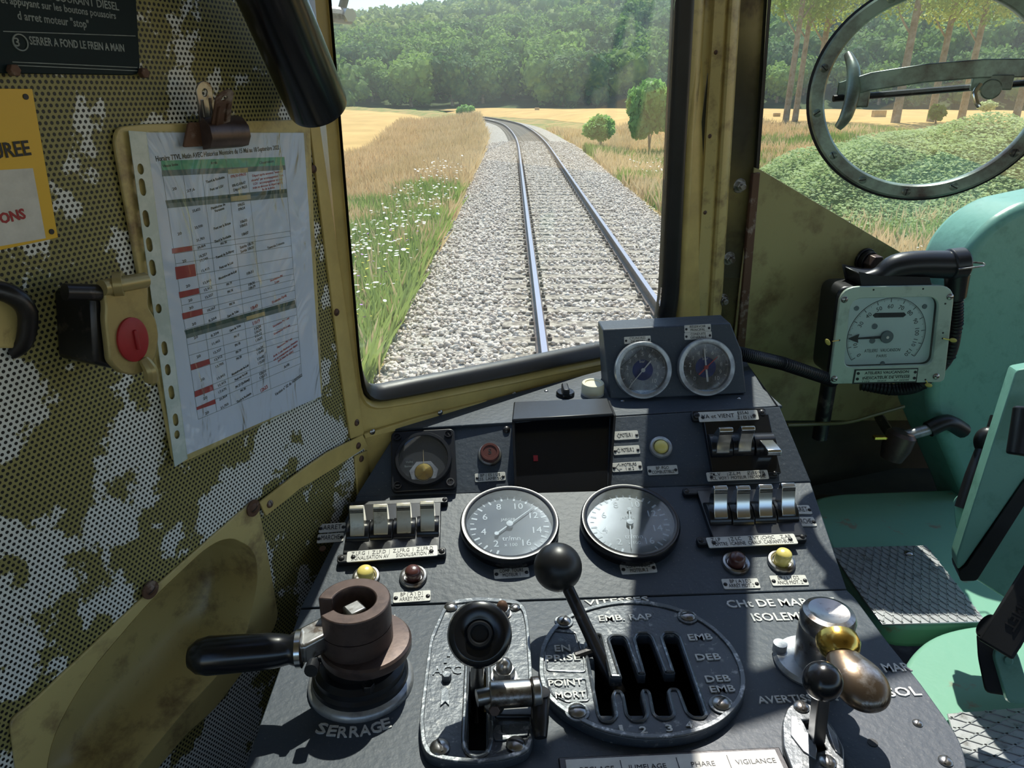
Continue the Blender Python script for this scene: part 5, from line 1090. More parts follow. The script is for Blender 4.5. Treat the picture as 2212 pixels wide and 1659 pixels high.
# yellow sign
ys_ = thing('yellow_notice', 'yellow metal notice with black UREE lettering and a white slip reading ONS in red', 'sign', EM)
plate('yellow_sheet', [polys(WL, [(66, 192), (122, 513), (-60, 552), (-140, 190)])], .002, 'signy', ys_, bevel=.0004)
for x, y in ((51, 209), (107, 500)): u, v = WL.uv(x, y); G().cyl(.002, .002, .0026, T((u, v, 0)), 16).build('rivet', 'ink', ys_)
wtext(ys_, 'ink', [('UREE', 24, 325, 32, 84, 2, dict(bold=.03))], .0025)
wl_ = plate('white_slip', [polys(WL, [(66, 363), (94, 514), (-60, 541), (-90, 372)])], .0006, 'plate', ys_, z=.002)
wtext(ys_, 'red', [('ONS', 27, 468, 22, 58, 4, dict(bold=.05))], .0028)
# rusty hook bracket at the left edge
bk = thing('broken_bracket', 'rusty yellow broken metal bracket sticking out of the wall at the left edge', 'bracket', WM(14, 670) @ Matrix.Diagonal((.55, .7, .6, 1)))
g = G(); g.tube([(-.03, .03, .002), (-.005, .02, .022), (.008, 0, .026), (.002, -.03, .018), (-.01, -.045, .004)], [.008, .011, .012, .010, .006], 12); g.build('bent_strap', 'dsteel', bk)
g = G(); g.prism([(-.04, -.03), (.0, -.04), (.012, -.02), (.006, .0), (.014, .02), (-.01, .04), (-.04, .035)], .004, .012); g.build('torn_sheet', 'ylwd', bk, bevel=.002)
# brass socket box with red lock disc
SX, SY = 258, 712; SM = WM(228, 720); so_ = thing('socket_box', 'dull brass wall socket box with hinged lid, red lock disc and small tab', 'socket', SM); I = SM.inverted()
def sp(x, y, h): q = I @ WL.hit(x, y, h); return (q.x, q.y)
hf = .05
face = [sp(*p, hf) for p in [(222, 622), (320, 604), (322, 640), (320, 662), (338, 690), (344, 725), (338, 770), (318, 800), (292, 812), (262, 806), (238, 782), (234, 740), (228, 690), (230, 660)]]
plate('lid', [rnd(face, .004, 3)], .007, 'brassy', so_, z=hf - .007, bevel=.0015)
body = [(x * 1.0 - .002, y) for x, y in face]; body = [sp(*p, hf) for p in [(215, 640), (300, 625), (315, 680), (330, 740), (312, 790), (262, 800), (222, 790), (218, 700)]]
g = G(); g.prism(body, 0, hf - .008); g.build('box_body', 'dsteel', so_, bevel=.003)
a = sp(150, 632, .045); b = sp(322, 606, hf + .004); g = G(); g.tube([(*sp(222, 622, hf), hf - .001), (*b, hf)], .0060, 16, sub=1); g.build('hinge_barrel', 'brassy', so_); g = G(); g.tube([(*a, .040), (*sp(226, 634, hf), hf - .006)], .0062, 14, sub=1); g.build('hinge_pin', 'dsteel', so_)
q = sp(262, 614, hf + .004); g = G(); g.lathe([(.0060, -.003), (.0092, -.003), (.0092, .003), (.0060, .003)], 20, frame((*q, hf + .001), (b[0] - a[0], b[1] - a[1], .06), (0, 0, 1)), closed=True); g.build('hinge_lug', 'brassy', so_)
u, v = sp(289, 734, hf + .002); G().lathe([(.0135, 0), (.0135, .003), (.0115, .0042), (0, .0042)], 36, T((u, v, hf - .001)) @ Matrix.Diagonal((1, 1.3, 1, 1))).build('red_disc', 'red', so_)
g = G(); g.box(.0028, .016, .003, (u + .001, v, hf + .0042)); g.build('key_ridge', 'red', so_, bevel=.001)
g = G(); p0 = sp(308, 776, hf); p1 = sp(330, 822, hf + .006); g.tube([(*p0, hf + .001), ((p0[0] + p1[0]) / 2, (p0[1] + p1[1]) / 2, hf + .006), (*p1, hf + .004)], [.004, .0055, .0055], 10); g.build('pull_tab', 'brassy', so_)
# clipboard
cb = thing('clipboard', 'clipboard on the perforated wall with rusty bulldog clip holding a plastic-sleeved timetable', 'clipboard', WL.base())
bd = polys(WL, [(237, 290), (250, 272), (300, 266), (672, 256), (700, 262), (722, 640), (742, 860), (392, 1008), (372, 1005), (300, 640), (246, 350)])
bd = polys(WL, [(238, 300), (246, 274), (300, 268), (640, 258), (662, 262), (672, 500), (690, 850), (385, 1000), (368, 995), (300, 640), (246, 350)])
plate('backboard', [rnd(bd, .006, 3)], .004, 'ylwd', cb, z=.001, bevel=.001)
sh = thing('timetable_sleeve', 'white printed timetable in a wrinkled clear punched plastic sleeve on the clipboard', 'document', WL.base())
zp = .0065
pc = [WL.uv(x, y, zp) for x, y in ((308, 286), (655, 287), (693, 856), (398, 984))]
plate('paper_sheet', [pc], .0006, 'paper', sh, z=zp)
stp = [WL.uv(x, y, zp) for x, y in ((274, 282), (312, 285), (402, 990), (374, 1008))]
holes = []
for x, y, h in ((300, 365, 20), (304, 404, 32), (312, 472, 32), (319, 528, 28), (326, 578, 32), (339, 666, 14), (352, 752, 30), (359, 798, 24), (367, 847, 30), (376, 906, 28), (379, 938, 16)):
    u, v = WL.uv(x, y, zp); r = .0042; L = h * .5 * .7 / FPX; L = max(L, r)
    holes.append([(u + r * .75 * math.cos(a), v + (L - r) * (1 if math.sin(a) > 0 else -1) + r * math.sin(a)) for a in [2 * math.pi * i / 20 + .01 for i in range(20)]])
MT['filmstrip'] = mat('milky_plastic_strip', (.50, .58, .54), .25, 0, 30, 0, (.62, .68, .64), .55, .3, 40)
plate('punched_strip', [stp] + holes, .0006, 'filmstrip', sh, z=zp + .0015)
fc = [Vector(WL.uv(x, y, zp)) for x, y in ((310, 283), (657, 285), (696, 862), (400, 992))]
nx, ny = 26, 34; vs = []
for j in range(ny):
    for i in range(nx):
        s, t_ = i / (nx - 1), j / (ny - 1); p = (fc[0] * (1 - s) + fc[1] * s) * (1 - t_) + (fc[3] * (1 - s) + fc[2] * s) * t_
        e = min(1, 4 * min(s, 1 - s, 1 - t_, t_ + .2)); vs.append((p.x, p.y, zp + .0022 + e * .0018 * abs(noise.noise(Vector((p.x * 38, p.y * 14, 2)))) + e * .0012 * noise.noise(Vector((p.x * 70, p.y * 50, 5)))))
G().add(vs, [(j * nx + i, j * nx + i + 1, (j + 1) * nx + i + 1, (j + 1) * nx + i) for j in range(ny - 1) for i in range(nx - 1)]).build('plastic_film', 'film', sh, smooth=180)
# printed table
c1, c2 = zp + .0006, zp + .0008
def wpoly(name, m, pts, z=c1, t=.00008):
    g = G(); q = [(*WL.uv(x, y, z), z + t) for x, y in pts]; g.add(q, [tuple(range(len(q)))]); return g.build(name, m, sh, smooth=0)
wpoly('table_header', 'grn', [(347, 347), (614, 339), (616, 357), (349, 368)])
wpoly('table_band', 'grey', [(349, 368), (616, 357), (617, 367), (350, 381)])
wpoly('table_band', 'dgrn', [(357, 433), (619, 408), (620, 417), (359, 441)])
wpoly('table_band', 'grey', [(359, 441), (620, 417), (621, 426), (361, 450)])
wpoly('table_band', 'dgrn', [(398, 714), (637, 648), (638, 656), (401, 723)])
wpoly('table_band', 'grey', [(401, 723), (638, 656), (640, 664), (403, 731)])
for pts in ([(492, 366), (535, 362), (536, 372), (493, 376)], [(498, 425), (541, 420), (542, 430), (499, 435)], [(532, 684), (571, 673), (572, 681), (533, 692)]): wpoly('table_cell', 'tan', pts, c1 + .0002)
for pts in ([(371, 537), (415, 531), (416, 541), (372, 548)], [(378, 577), (421, 570), (424, 596), (381, 604)], [(386, 631), (429, 622), (431, 634), (388, 644)], [(393, 677), (437, 667), (438, 679), (395, 690)], [(411, 788), (452, 775), (454, 786), (413, 800)], [(420, 846), (459, 830), (461, 843), (421, 858)], [(424, 880), (464, 862), (466, 872), (425, 886)]): wpoly('table_cell', 'red', pts, c1 + .0001)
def lerp2(a, b, t): return (a[0] + (b[0] - a[0]) * t, a[1] + (b[1] - a[1]) * t)
TLc, TRc, BRc, BLc = (347, 347), (614, 339), (652, 812), (428, 906)
g = G()
def seg2(a, b, w=.00022):
    A = Vector(WL.uv(*a, c1)); B = Vector(WL.uv(*b, c1)); d = (B - A).normalized(); nn = Vector((-d.y, d.x)) * w
    g.add([(*(A + nn), c1 + .0001), (*(A - nn), c1 + .0001), (*(B - nn), c1 + .0001), (*(B + nn), c1 + .0001)], [(0, 1, 2, 3)])
for ta, tb in ((0, 0), (.165, .18), (.32, .32), (.525, .53), (.69, .70), (1, 1)): seg2(lerp2(TLc, TRc, ta), lerp2(BLc, BRc, tb))
for ya, yb in ((440, 417), (537, 499), (548, 510), (570, 531), (600, 556), (631, 580), (644, 592), (660, 604), (677, 617), (690, 627), (712, 645), (731, 664), (745, 680), (768, 700), (788, 715), (800, 728), (846, 757), (858, 770), (880, 785), (906, 812)):
    k = (ya - 347) / (906 - 347); k2 = (yb - 339) / (812 - 339); seg2(lerp2(TLc, BLc, k), lerp2(TRc, BRc, k2))
g.build('table_rules', 'grey', sh, smooth=0)
S = -2
it = [('Horaire TTVL Matin AVEC Historius Montoire du 15 Mai au 18 Septembre 2022', 482, 330, 10, 265, 0, dict(bold=.03))]
for s, x, y in (('20', 377, 408), ('20', 388, 505), ('20', 398, 564), ('20', 406, 618), ('20', 411, 649), ('30', 413, 665), ('30', 419, 700), ('20', 423, 729), ('20', 429, 770), ('20', 437, 820), ('20', 443, 860), ('20', 447, 892)): it.append((s, x, y, 6, 9, 4))
for s, x, y in (('27,6', 412, 411), ('25,652', 424, 454), ('23,930', 429, 490), ('21,703', 433, 517), ('20,864', 435, 533), ('18,257', 438, 552), ('17,749', 440, 561), ('15,415', 443, 583), ('13,843', 447, 609), ('12,912', 449, 624), ('12,327', 451, 640), ('10,567', 456, 668), ('8,204', 459, 690), ('8.204', 464, 722), ('11,465', 466, 740), ('12,327', 469, 759), ('12,912', 471, 774), ('13,705', 474, 789), ('13,843', 477, 814), ('15,415', 479, 829), ('17,675', 480, 844), ('20,864', 482, 859), ('21,703', 485, 877)): it.append((s, x, y, 5.5, 18, 5))
for s, x, y, w_ in (('Thoré la Rochette', 465, 388, 42), ('Pont sur LGV', 468, 406, 30), ('Plateforme de', 471, 446, 32), ('Varennes', 474, 453, 22), ('Pont sur la Brisse', 480, 488, 38), ('Thoré la Rochette', 481, 516, 38), ('PN 30', 483, 525, 14), ('Tunnel de St-Rimay', 486, 549, 42), ('Pont sur le Loir', 489, 573, 32), ('Montoire-sur-le-Loir', 492, 594, 42), ('PN 19', 495, 613, 12), ('PN 18', 497, 629, 12), ('PN 16', 501, 656, 12), ('Gare de Trôo', 503, 678, 26), ('Gare de Trôo', 508, 709, 26), ('PN 17', 511, 726, 12), ('PN 18', 513, 744, 12), ('PN 19', 515, 759, 12), ('PN 20', 516, 773, 12), ('Montoire-sur-le-Loir', 519, 799, 40), ('Pont sur le Loir', 521, 813, 30), ('PN 27 (St-Rimay)', 524, 828, 33), ('PN 30', 525, 842, 12), ('Thoré la Rochette', 527, 859, 34)): it.append((s, x, y, 5.5, w_, 6, dict(bold=.04)))
for s, x, y in (('09h42-09h47', 516, 398), ('Départ 9h51', 519, 407), ('n°2402', 520, 427), ('09h52', 521, 442), ('09h54', 522, 451), ('10h00', 526, 478), ('10h01', 526, 487), ('10h07', 529, 505), ('Entrée 10h18', 533, 530), ('Sortie 10h20', 534, 539), ('10h31', 540, 589), ('10h36', 543, 613), ('10h39', 544, 621), ('n°2403', 552, 683), ('11h28', 556, 708), ('11h29', 557, 716), ('11h32', 558, 724), ('11h35', 559, 733), ('11h39', 561, 753), ('11h40', 562, 761), ('11h42', 563, 773), ('11h58', 564, 782), ('12h10', 567, 805), ('12h11', 568, 813)): it.append((s, x, y, 6, 15 if len(s) < 7 else 30, 5, dict(bold=.03)))
it += [('Traversée 2 minutes', 596, 530, 5.5, 38, 3), ('Arrêt', 619, 790, 7, 13, 8), ('Version n° 02 du 16/05/2022', 624, 831, 7, 64, 9), ('Vitesse limite', 368, 357, 6, 34, 1), ('Arrêt', 462, 352, 6, 14, 1), ('Observations', 576, 350, 6, 32, 1)]
wtext(sh, 'ink', it, c1)
wtext(sh, 'red', [('09h30-09h35', 515, 379, 6, 34, 2), ('10h49', 549, 664, 8, 16, 6, dict(bold=.03)), ('11h19', 553, 696, 8, 16, 6, dict(bold=.03)), ('12h23', 570, 840, 8, 16, 8, dict(bold=.03)), ('10 minutes d\'arrêt', 603, 646, 6, 33, 6, dict(bold=.03)), ('Sécurisation PN', 597, 601, 5, 28, 4), ('3 min', 598, 609, 5, 10, 4), ('Sécurisation PN 1 min', 607, 696, 5, 38, 6), ('Sécurisation PN 3 min', 609, 712, 5, 38, 6), ('Manoeuvre PN 1 min', 615, 741, 5, 35, 7), ('Arrêt 16 min Maximum (Attention', 617, 753, 5, 57, 8), ('voir accompagnateur pour départ', 617, 761, 5, 56, 8), ('juste avant fin vidéo)', 617, 769, 5, 36, 8), ('Départ après annonce "mesure', 577, 375, 5, 64, 1), ('sécurité" par accompagnateur. Pont', 578, 384, 5, 70, 1), ('LGV : accompagnateur et chef', 579, 392, 5, 64, 1), ('train ne donnent le départ qu\'à la', 579, 400, 5, 66, 1), ('fin de la vidéo', 580, 407, 5, 28, 1)], c1)
# bulldog clip
bc = thing('bulldog_clip', 'rusty brown steel bulldog clip with two ribbed finger levers', 'clip', WL.base()); zc = .012
j = [WL.uv(x, y, zc) for x, y in ((404, 264), (530, 262), (524, 312), (393, 318))]; plate('jaw_plate', [rnd(j, .002, 2)], .0022, 'rust', bc, z=zc, bevel=.0005)
a = WL.uv(430, 290, zc); b = WL.uv(514, 286, zc); g = G(); w_ = .013; sec = [(-.013, 0), (-.011, .009), (-.003, .013), (.006, .012), (.013, .006), (.015, 0)]
k = len(sec); vs = [(a[0], a[1] + s, zc + .002 + z) for s, z in sec] + [(b[0], b[1] + s, zc + .002 + z) for s, z in sec]
G().add(vs, [(i, i + 1, k + i + 1, k + i) for i in range(k - 1)] + [tuple(range(k)), tuple(range(k, 2 * k))[::-1]]).build('clip_spine', 'brown', bc, smooth=60)
for (x0, y0, x1, y1, z0_, z1_, m) in ((474, 268, 484, 200, .022, .050, 'rust'), (448, 256, 438, 190, .016, .020, 'steel')):
    a = Vector((*WL.uv(x0, y0, z0_), z0_)); b = Vector((*WL.uv(x1, y1, z1_), z1_)); d = b - a; L = d.length; Mx = frame(a, Vector((0, -d.z, d.y)), d)
    lp = [(0, -.010), (L * .7, -.0088)] + [(L * .86 + .0095 * math.cos(t_), .0095 * math.sin(t_)) for t_ in [math.radians(q) for q in (-70, -45, -20, 0, 20, 45, 70)]] + [(L * .7, .0088), (0, .010)]
    o = plate('finger_lever', [lp, circle(.0032, L * .86, 0, 16)], .0016, m, bc, Mx, bevel=.0004)
    for s in (-1, 1): g = G(); g.tube([(L * .1, s * .0045, .0018), (L * .66, s * .0045, .0018)], .0012, 8, sub=1); g.build('rib', m, o)
# black tube hanging from above
A = deep(538, -120, .60); B = deep(688, 232, .745); d = B - A; tb = thing('black_tube', 'thick glossy black cylinder hanging down at a slant beside the windscreen', 'tube', T(A)); FM = frame((0, 0, 0), d, (1, 0, 0)); L = d.length; r = 66 * .735 / FPX
ext = -.25
G().lathe([(r * .92, ext), (r * .96, L * .3), (r, L - .006), (r * .97, L - .001), (r * .9, L)], 56, FM).build('tube_body', 'bake', tb)
G().lathe([(r * .98, L * .02 - .12), (r * 1.03, L * .02 - .115), (r * 1.03, L * .02 - .10), (r * .98, L * .02 - .095)], 48, FM).build('tube_band', 'black', tb)
g = G(); q = FM @ Vector((0, 0, ext)); g.box(.12, .10, .012, (q.x, q.y, q.z)); g.tube([tuple(q), (q.x, q.y, H + .55 - A.z)], .02, 12, sub=1); g.build('ceiling_bracket', 'black', tb)
# windscreen wiper outside
wp = thing('windscreen_wiper', 'black windscreen wiper outside the left edge of the windscreen with a bolted arm joint', 'wiper', WN.base())
def on(x, y, h): q = WN.base().inverted() @ WN.hit(x, y, h); return tuple(q)
g = G(); g.tube([on(706, 120, -.035), on(710, 270, -.035), on(720, 405, -.035)], .0045, 8, sub=1); g.build('wiper_blade', 'rubber', wp)
g = G(); g.tube([on(700, 30, -.05), on(757, 36, -.05)], .0085, 10, sub=1); g.build('arm_joint', 'steel', wp); g = G(); g.tube([on(737, 26, -.055), on(760, -60, -.06)], .005, 8, sub=1); g.build('wiper_arm', 'dsteel', wp)
g = G(); q = Vector(on(749, 33, -.045)); g.prism(hexa(.0075), 0, .010, T(q)); g.build('arm_bolt', 'steel', wp); g = G(); g.tube([on(712, 200, -.04), on(704, 40, -.05)], .003, 8, sub=1); g.build('blade_stem', 'dsteel', wp)
# ================================================================ right-hand side
VF = Plane(deep(1930, 720, 1.27), DU, ZZ)       # face of the speed indicator
spd = thing('speed_indicator', 'square speed indicator with painted-in green light, round dial reading about twenty, on the dirty wall', 'speedometer', VF.base())
f = lambda x, y, h=0: VF.uv(x, y, h)
fo = rnd([f(1818, 620), (f(2064, 616)), f(2040, 826), f(1791, 830)], [.03, .03, .012, .012], 6)
fi = rnd([f(1838, 645), f(2030, 641), f(2014, 788), f(1823, 794)], [.022, .022, .016, .016], 6)
plate('face_frame', [fo, fi], .007, 'case', spd, z=-.007, bevel=.0015)
cb_ = rnd([f(1822, 626), f(2056, 622), f(2036, 820), f(1797, 826)], .02, 5); g = G(); g.prism(cb_, -.085, -.018); g.build('case_body', 'black', spd, bevel=.006, seg=3)
g = G(); g.prism(fi, -.019, -.012); g.build('dial', 'dialw', spd, smooth=20)
dc = Vector(f(1914, 727, -.012)); zf = -.0118; R = (Vector(f(1914, 645, -.012)) - dc).length
nums = []
for i in range(13):
    if i == 2: continue
    a = 218 - 20.9 * i; nums.append((str(i * 10), .0078, dc.x + .78 * R * math.cos(math.radians(a)), dc.y + .78 * R * math.sin(math.radians(a)), zf, a - 90, dict(ext=.0001)))
texts(nums, 'ink', spd, name='numerals')
g = G()
for i in range(121):
    a = 218 - 2.09 * i; L = .10 if i % 10 == 0 else .07 if i % 5 == 0 else .04; w_ = .0006 if i % 10 == 0 else .00028; c, s = math.cos(math.radians(a)), math.sin(math.radians(a)); 
    x0, y0, x1, y1 = dc.x + c * R * (.99 - L), dc.y + s * R * (.99 - L), dc.x + c * R * .99, dc.y + s * R * .99
    if x0 < min(p[0] for p in fi): continue
    g.add([(x0 - s * w_, y0 + c * w_, zf), (x0 + s * w_, y0 - c * w_, zf), (x1 + s * w_, y1 - c * w_, zf), (x1 - s * w_, y1 + c * w_, zf)], [(0, 1, 2, 3)])
g.tube([(dc.x + R * math.cos(math.radians(218 - k * 4.18)), dc.y + R * math.sin(math.radians(218 - k * 4.18)), zf) for k in range(61) if dc.x + R * math.cos(math.radians(218 - k * 4.18)) > min(p[0] for p in fi)], .0005, 4, sub=1)
g.build('scale_marks', 'ink', spd, smooth=0)
a = 182; g = G(); PM = T((dc.x, dc.y, zf + .002)) @ Rm(a, 'Z'); g.prism([(0, -.0024), (R * .74, -.0014), (R * .72, -.008), (R * .99, 0), (R * .72, .008), (R * .74, .0014), (0, .0024)], 0, .001, PM); g.build('pointer', 'ink', spd, smooth=0)
G().lathe([(.011, 0), (.011, .004), (.004, .005), (0, .005)], 28, T((dc.x, dc.y, zf))).build('hub', 'grey', spd); G().cyl(.0025, .004, .0056, T((dc.x, dc.y, zf)), 12).build('hub_pin', 'plate', spd)
q0 = f(1890, 681, -.012); q1 = f(1952, 680, -.012); g = G(); hw = .0042; g.prism([(q0[0], q0[1] - hw), (q1[0], q1[1] - hw), (q1[0] + hw, q1[1]), (q1[0], q1[1] + hw), (q0[0], q0[1] + hw), (q0[0] - hw, q0[1])], zf, zf + .0004); g.build('counter_window', 'ink', spd, smooth=0)
for x, y in ((1889, 705), (1884, 736), (1850, 666), (1997, 662), (1906, 785)): u, v = f(x, y, -.012); G().cyl(.005 if y > 700 and y < 740 else .0042, zf, zf + .001, T((u, v, 0)), 18).build('dial_rivet', 'grey', spd)
texts([('ATELIERS   VAUCANSON', .0062, *f(1906, 757, -.012), zf, 1, dict(ext=.0001, width=.064)), ('PARIS', .0056, *f(1904, 769, -.012), zf, 1, dict(ext=.0001))], 'ink', spd, name='dial_lettering')
g = G(); g.prism(fi, -.0075, -.0065); g.build('glass', 'lens', spd, smooth=0)
for x, y in ((1824, 647), (2052, 641), (1802, 818), (2022, 813)): u, v = f(x, y); screw(spd, u, v, 0, .0058, random.uniform(0, 180), 'steel')
pl_ = [f(1849, 800), f(1981, 797), f(1977, 823), f(1844, 826)]; np_ = plate('maker_plate', [pl_], .0014, 'case', spd, z=0, bevel=.0003)
px_ = [f(1846, 798), f(1983, 795), f(1979, 826), f(1841, 829)]; plate('plate_border', [px_, pl_], .0012, 'ink', spd, z=0)
texts([('ATELIERS VAUCANSON', .0053, *f(1915, 804), .0015, 1, dict(ext=.0001, width=.079, bold=.03)), ('CONSTRUCTEURS - RUE DU TERRAGE - PARIS', .0020, *f(1915, 811), .0015, 1, dict(ext=.00005, width=.081)), ('INDICATEUR DE VITESSE', .0048, *f(1913, 815), .0015, 1, dict(ext=.0001, width=.085, bold=.03)), ('TYPE       SNCF       N° 00044', .0032, *f(1911, 822), .0015, 1, dict(ext=.0001, width=.085))], 'ink', spd, name='maker_lettering')
for x, y in ((1853, 806), (1976, 803), (1851, 818), (1974, 816)): u, v = f(x, y); G().cyl(.0026, .0014, .0024, T((u, v, 0)), 12).build('rivet', 'ink', spd)
for x, y in ((1887, 626), (1994, 624), (1813, 735), (2037, 719), (2042, 656), (1999, 820), (2036, 731)): u, v = f(x, y); G().cyl(.0016, 0, .0004, T((u, v, 0)), 10).build('pin_hole', 'ink', spd)
for (x, y, dx, lb) in ((1812, 735, -24, 'yellow seal wire tag at the left edge of the speed indicator'), (2037, 731, 22, 'yellow seal wire tag at the right edge of the speed indicator'), (2000, 822, 6, 'yellow seal tag hanging under the speed indicator')):
    t = thing('seal_tag', lb, 'seal', T(VF.hit(x, y))); e = VF.hit(x + dx, y + (4 if abs(dx) > 10 else 10), .004) - VF.hit(x, y)
    g = G(); g.tube([(0, 0, 0), tuple(e * .6)], .0009, 6, sub=1); g.build('seal_wire', 'brass', t); g = G(); g.ball(.0048, T(e) @ Rm(random.uniform(0, 90), 'Y') @ Matrix.Diagonal((1.5, .5, .8, 1)), 10, 6); g.build('lead_seal', 'leadtag', t, smooth=0)
# elbow conduit on the top
def V3(x, y, h=0): return VF.hit(x, y, h)
el = thing('conduit_elbow', 'black cast cable elbow bolted across the top of the speed indicator with a bright pin', 'conduit', T(V3(1960, 590, -.05))); I0 = V3(1960, 590, -.05)
g = G(); g.tube([V3(1862, 606, -.03) - I0, V3(1900, 598, -.03) - I0, V3(1935, 577, -.03) - I0, V3(1985, 571, -.03) - I0, V3(2062, 572, -.03) - I0], [.012, .018, .022, .023, .024], 22); g.build('elbow_pipe', 'black', el)
bb = [V3(1860, 592, -.01) - I0, V3(1900, 600, -.01) - I0, V3(2005, 602, -.01) - I0, V3(2010, 622, -.01) - I0, V3(1866, 622, -.01) - I0]; k = len(bb); g = G(); bk_ = [p + DW * .06 for p in bb]; g.add(bb + bk_, [tuple(range(k)), tuple(range(k, 2 * k))[::-1]] + [(i, (i + 1) % k, k + (i + 1) % k, k + i) for i in range(k)]); g.build('mounting_foot', 'black', el, bevel=.003)
g = G(); g.tube([V3(2048, 572, -.03) - I0, V3(2082, 568, -.03) - I0], .027, 24, sub=1); g.build('end_cap', 'black', el, bevel=.003)
g = G(); g.tube([V3(2070, 582, -.0) - I0, V3(2120, 575, -.0) - I0, V3(2124, 569, -.02) - I0, V3(2092, 566, -.02) - I0], .0016, 8); g.build('split_pin', 'steel', el)
g = G(); g.tube([V3(2068, 590, -.03) - I0, V3(2064, 640, -.035) - I0], [.020, .017], 20, sub=1); g.build('down_spout', 'black', el)
hs_ = thing('flexible_conduit', 'ribbed black flexible conduit dropping behind the right side of the speed indicator', 'hose', T(V3(2062, 640, -.04))); I0 = V3(2062, 640, -.04)
g = G(); pts = [V3(2064, 640, -.04) - I0, V3(2064, 700, -.05) - I0, V3(2048, 770, -.06) - I0, V3(1990, 830, -.08) - I0, V3(1930, 842, -.10) - I0, V3(1860, 830, -.12) - I0]; g.tube(pts, .011, 14, sub=10); g.build('hose_core', 'hose', hs_)
g = G()
for i in range(46):
    t_ = i / 45 * 4.99; a_ = int(t_); q = pts[a_].lerp(pts[a_ + 1], t_ - a_); dd = (pts[a_ + 1] - pts[a_]).normalized(); g.lathe([(.010, -.0014), (.0132, 0), (.010, .0014)], 12, frame(q, dd, (0, 0.3, 1)))
g.build('hose_ribs', 'hose', hs_)
ch = thing('ribbed_hose', 'ribbed black hose running from the gauge housing to the wall behind the speed indicator', 'hose', T(LED.hit(1590, 762, .03))); I0 = LED.hit(1590, 762, .03); e = deep(1800, 822, 1.32) - I0; m_ = deep(1690, 785, 1.22) - I0
g = G(); g.tube([(0, 0, 0), tuple(m_), tuple(e)], .0095, 14, sub=10); g.build('hose_core', 'hose', ch); g = G()
for i in range(50):
    t_ = i / 49; q = Vector((0, 0, 0)).lerp(m_, t_ * 2) if t_ < .5 else m_.lerp(e, t_ * 2 - 1); g.lathe([(.009, -.0012), (.0116, 0), (.009, .0012)], 12, frame(q, (m_ if t_ < .5 else e - m_), (0, 0.3, 1)))
g.build('hose_ribs', 'hose', ch)
# big brown bolt over the indicator
q = FR.hit(1866, 560, .008); bt = thing('hex_bolt', 'large rusty brown hexagonal bolt above the speed indicator', 'bolt', FR.base(q)); g = G(); g.cyl(.022, 0, .006); g.cyl(.019, .006, .016); g.build('washers', 'dsteel', bt, bevel=.001); g = G(); g.prism(hexa(.017), .016, .034); g.build('hex_head', 'brown', bt, bevel=.0015)
# mounting post of the indicator and footwell clutter
g = G(); q0 = VF.hit(1790, 830, -.06); g.tube([q0, q0 - ZZ * .11], .014, 14, sub=1); tag(g.build('support_post', 'dsteel'), 'short dark metal post under the left corner of the speed indicator', 'post')
g = G(); P_ = FR.hit(1930, 870, .01); 
g.tube([deep(1700, 918, 1.33), deep(1760, 916, 1.36), deep(1830, 912, 1.36), deep(1890, 896, 1.37), deep(1952, 878, 1.39)], .0035, 8); tag(g.build('yellow_cable', 'cable'), 'thin yellowish cable sagging across the dark footwell wall', 'cable')
fv = thing('drain_cock', 'small brown drain cock on a short pale pipe in the dark footwell', 'valve', T(deep(1945, 945, 1.38))); I0 = deep(1945, 945, 1.38)
g = G(); g.tube([(0, 0, 0), deep(2010, 926, 1.38) - I0], .0105, 12, sub=1); g.build('pipe_stub', 'alu', fv); g = G(); g.tube([deep(2005, 928, 1.38) - I0, deep(2045, 912, 1.38) - I0, deep(2080, 930, 1.40) - I0], .015, 12); g.build('hose_end', 'rubber', fv)
g = G(); g.lathe([(.02, -.045), (.026, -.02), (.026, .006), (.02, .012), (0, .014)], 20, Rm(12, 'Y')); g.build('cock_body', 'brown', fv); g = G(); g.box(.03, .010, .006, (-.035, 0, 0)); g.build('cock_tap', 'brass', fv, bevel=.001); 
g = G(); g.tube([(0, 0, -.02), (.02, .06, -.03), (.04, .16, -.03)], .010, 10); g.build('wall_pipe', 'dsteel', fv)

# handwheel
HWD = .98; HC = deep(2006, 200, HWD); hwM = frame(HC, (CAM - HC).normalized() + Vector((.12, 0, .0)), (1, 0, 0)); hw = thing('handwheel', 'large flat-rimmed grey-green metal handwheel hanging in front of the right window', 'handwheel', hwM)
Ro = 240 * HWD / FPX; Ri = 208 * HWD / FPX; n = 96; ell = 1.0
G().lathe([(Ro, -.009), (Ro, .003), (Ro - .003, .006), (Ri + .002, .006), (Ri, .003), (Ri, -.009)], n, Matrix.Diagonal((1, .93, 1, 1)), closed=True).build('rim', 'greenp', hw)
G().lathe([(Ro + .003, -.014), (Ro + .004, -.006), (Ro - .002, -.004), (Ro - .004, -.014)], n, Matrix.Diagonal((1, .93, 1, 1)), closed=True).build('rim_back_ring', 'black', hw)
for a in (118, 166, 192, 220, 243, 268, 292, 325): x, y = polar((Ro + Ri) / 2, a); screw(hw, x, y * .93, .006, .0055, a * 3, 'greenp')
I = hwM.inverted(); hq = lambda x, y, d=HWD: I @ deep(x, y, d)
g = G(); pts = [hq(1808, 200, .97), hq(1880, 178, .94), hq(2000, 160, .92), hq(2120, 150, .92), hq(2260, 148, .94)]
vs = []
for p in pts:
    for dy, dz in ((.012, -.004), (.012, .004), (-.010, .004), (-.010, -.004)): vs.append((p.x, p.y + dy, p.z + dz))
fs = [(i * 4 + k, i * 4 + (k + 1) % 4, (i + 1) * 4 + (k + 1) % 4, (i + 1) * 4 + k) for i in range(4) for k in range(4)] + [(0, 1, 2, 3), (16, 17, 18, 19)]
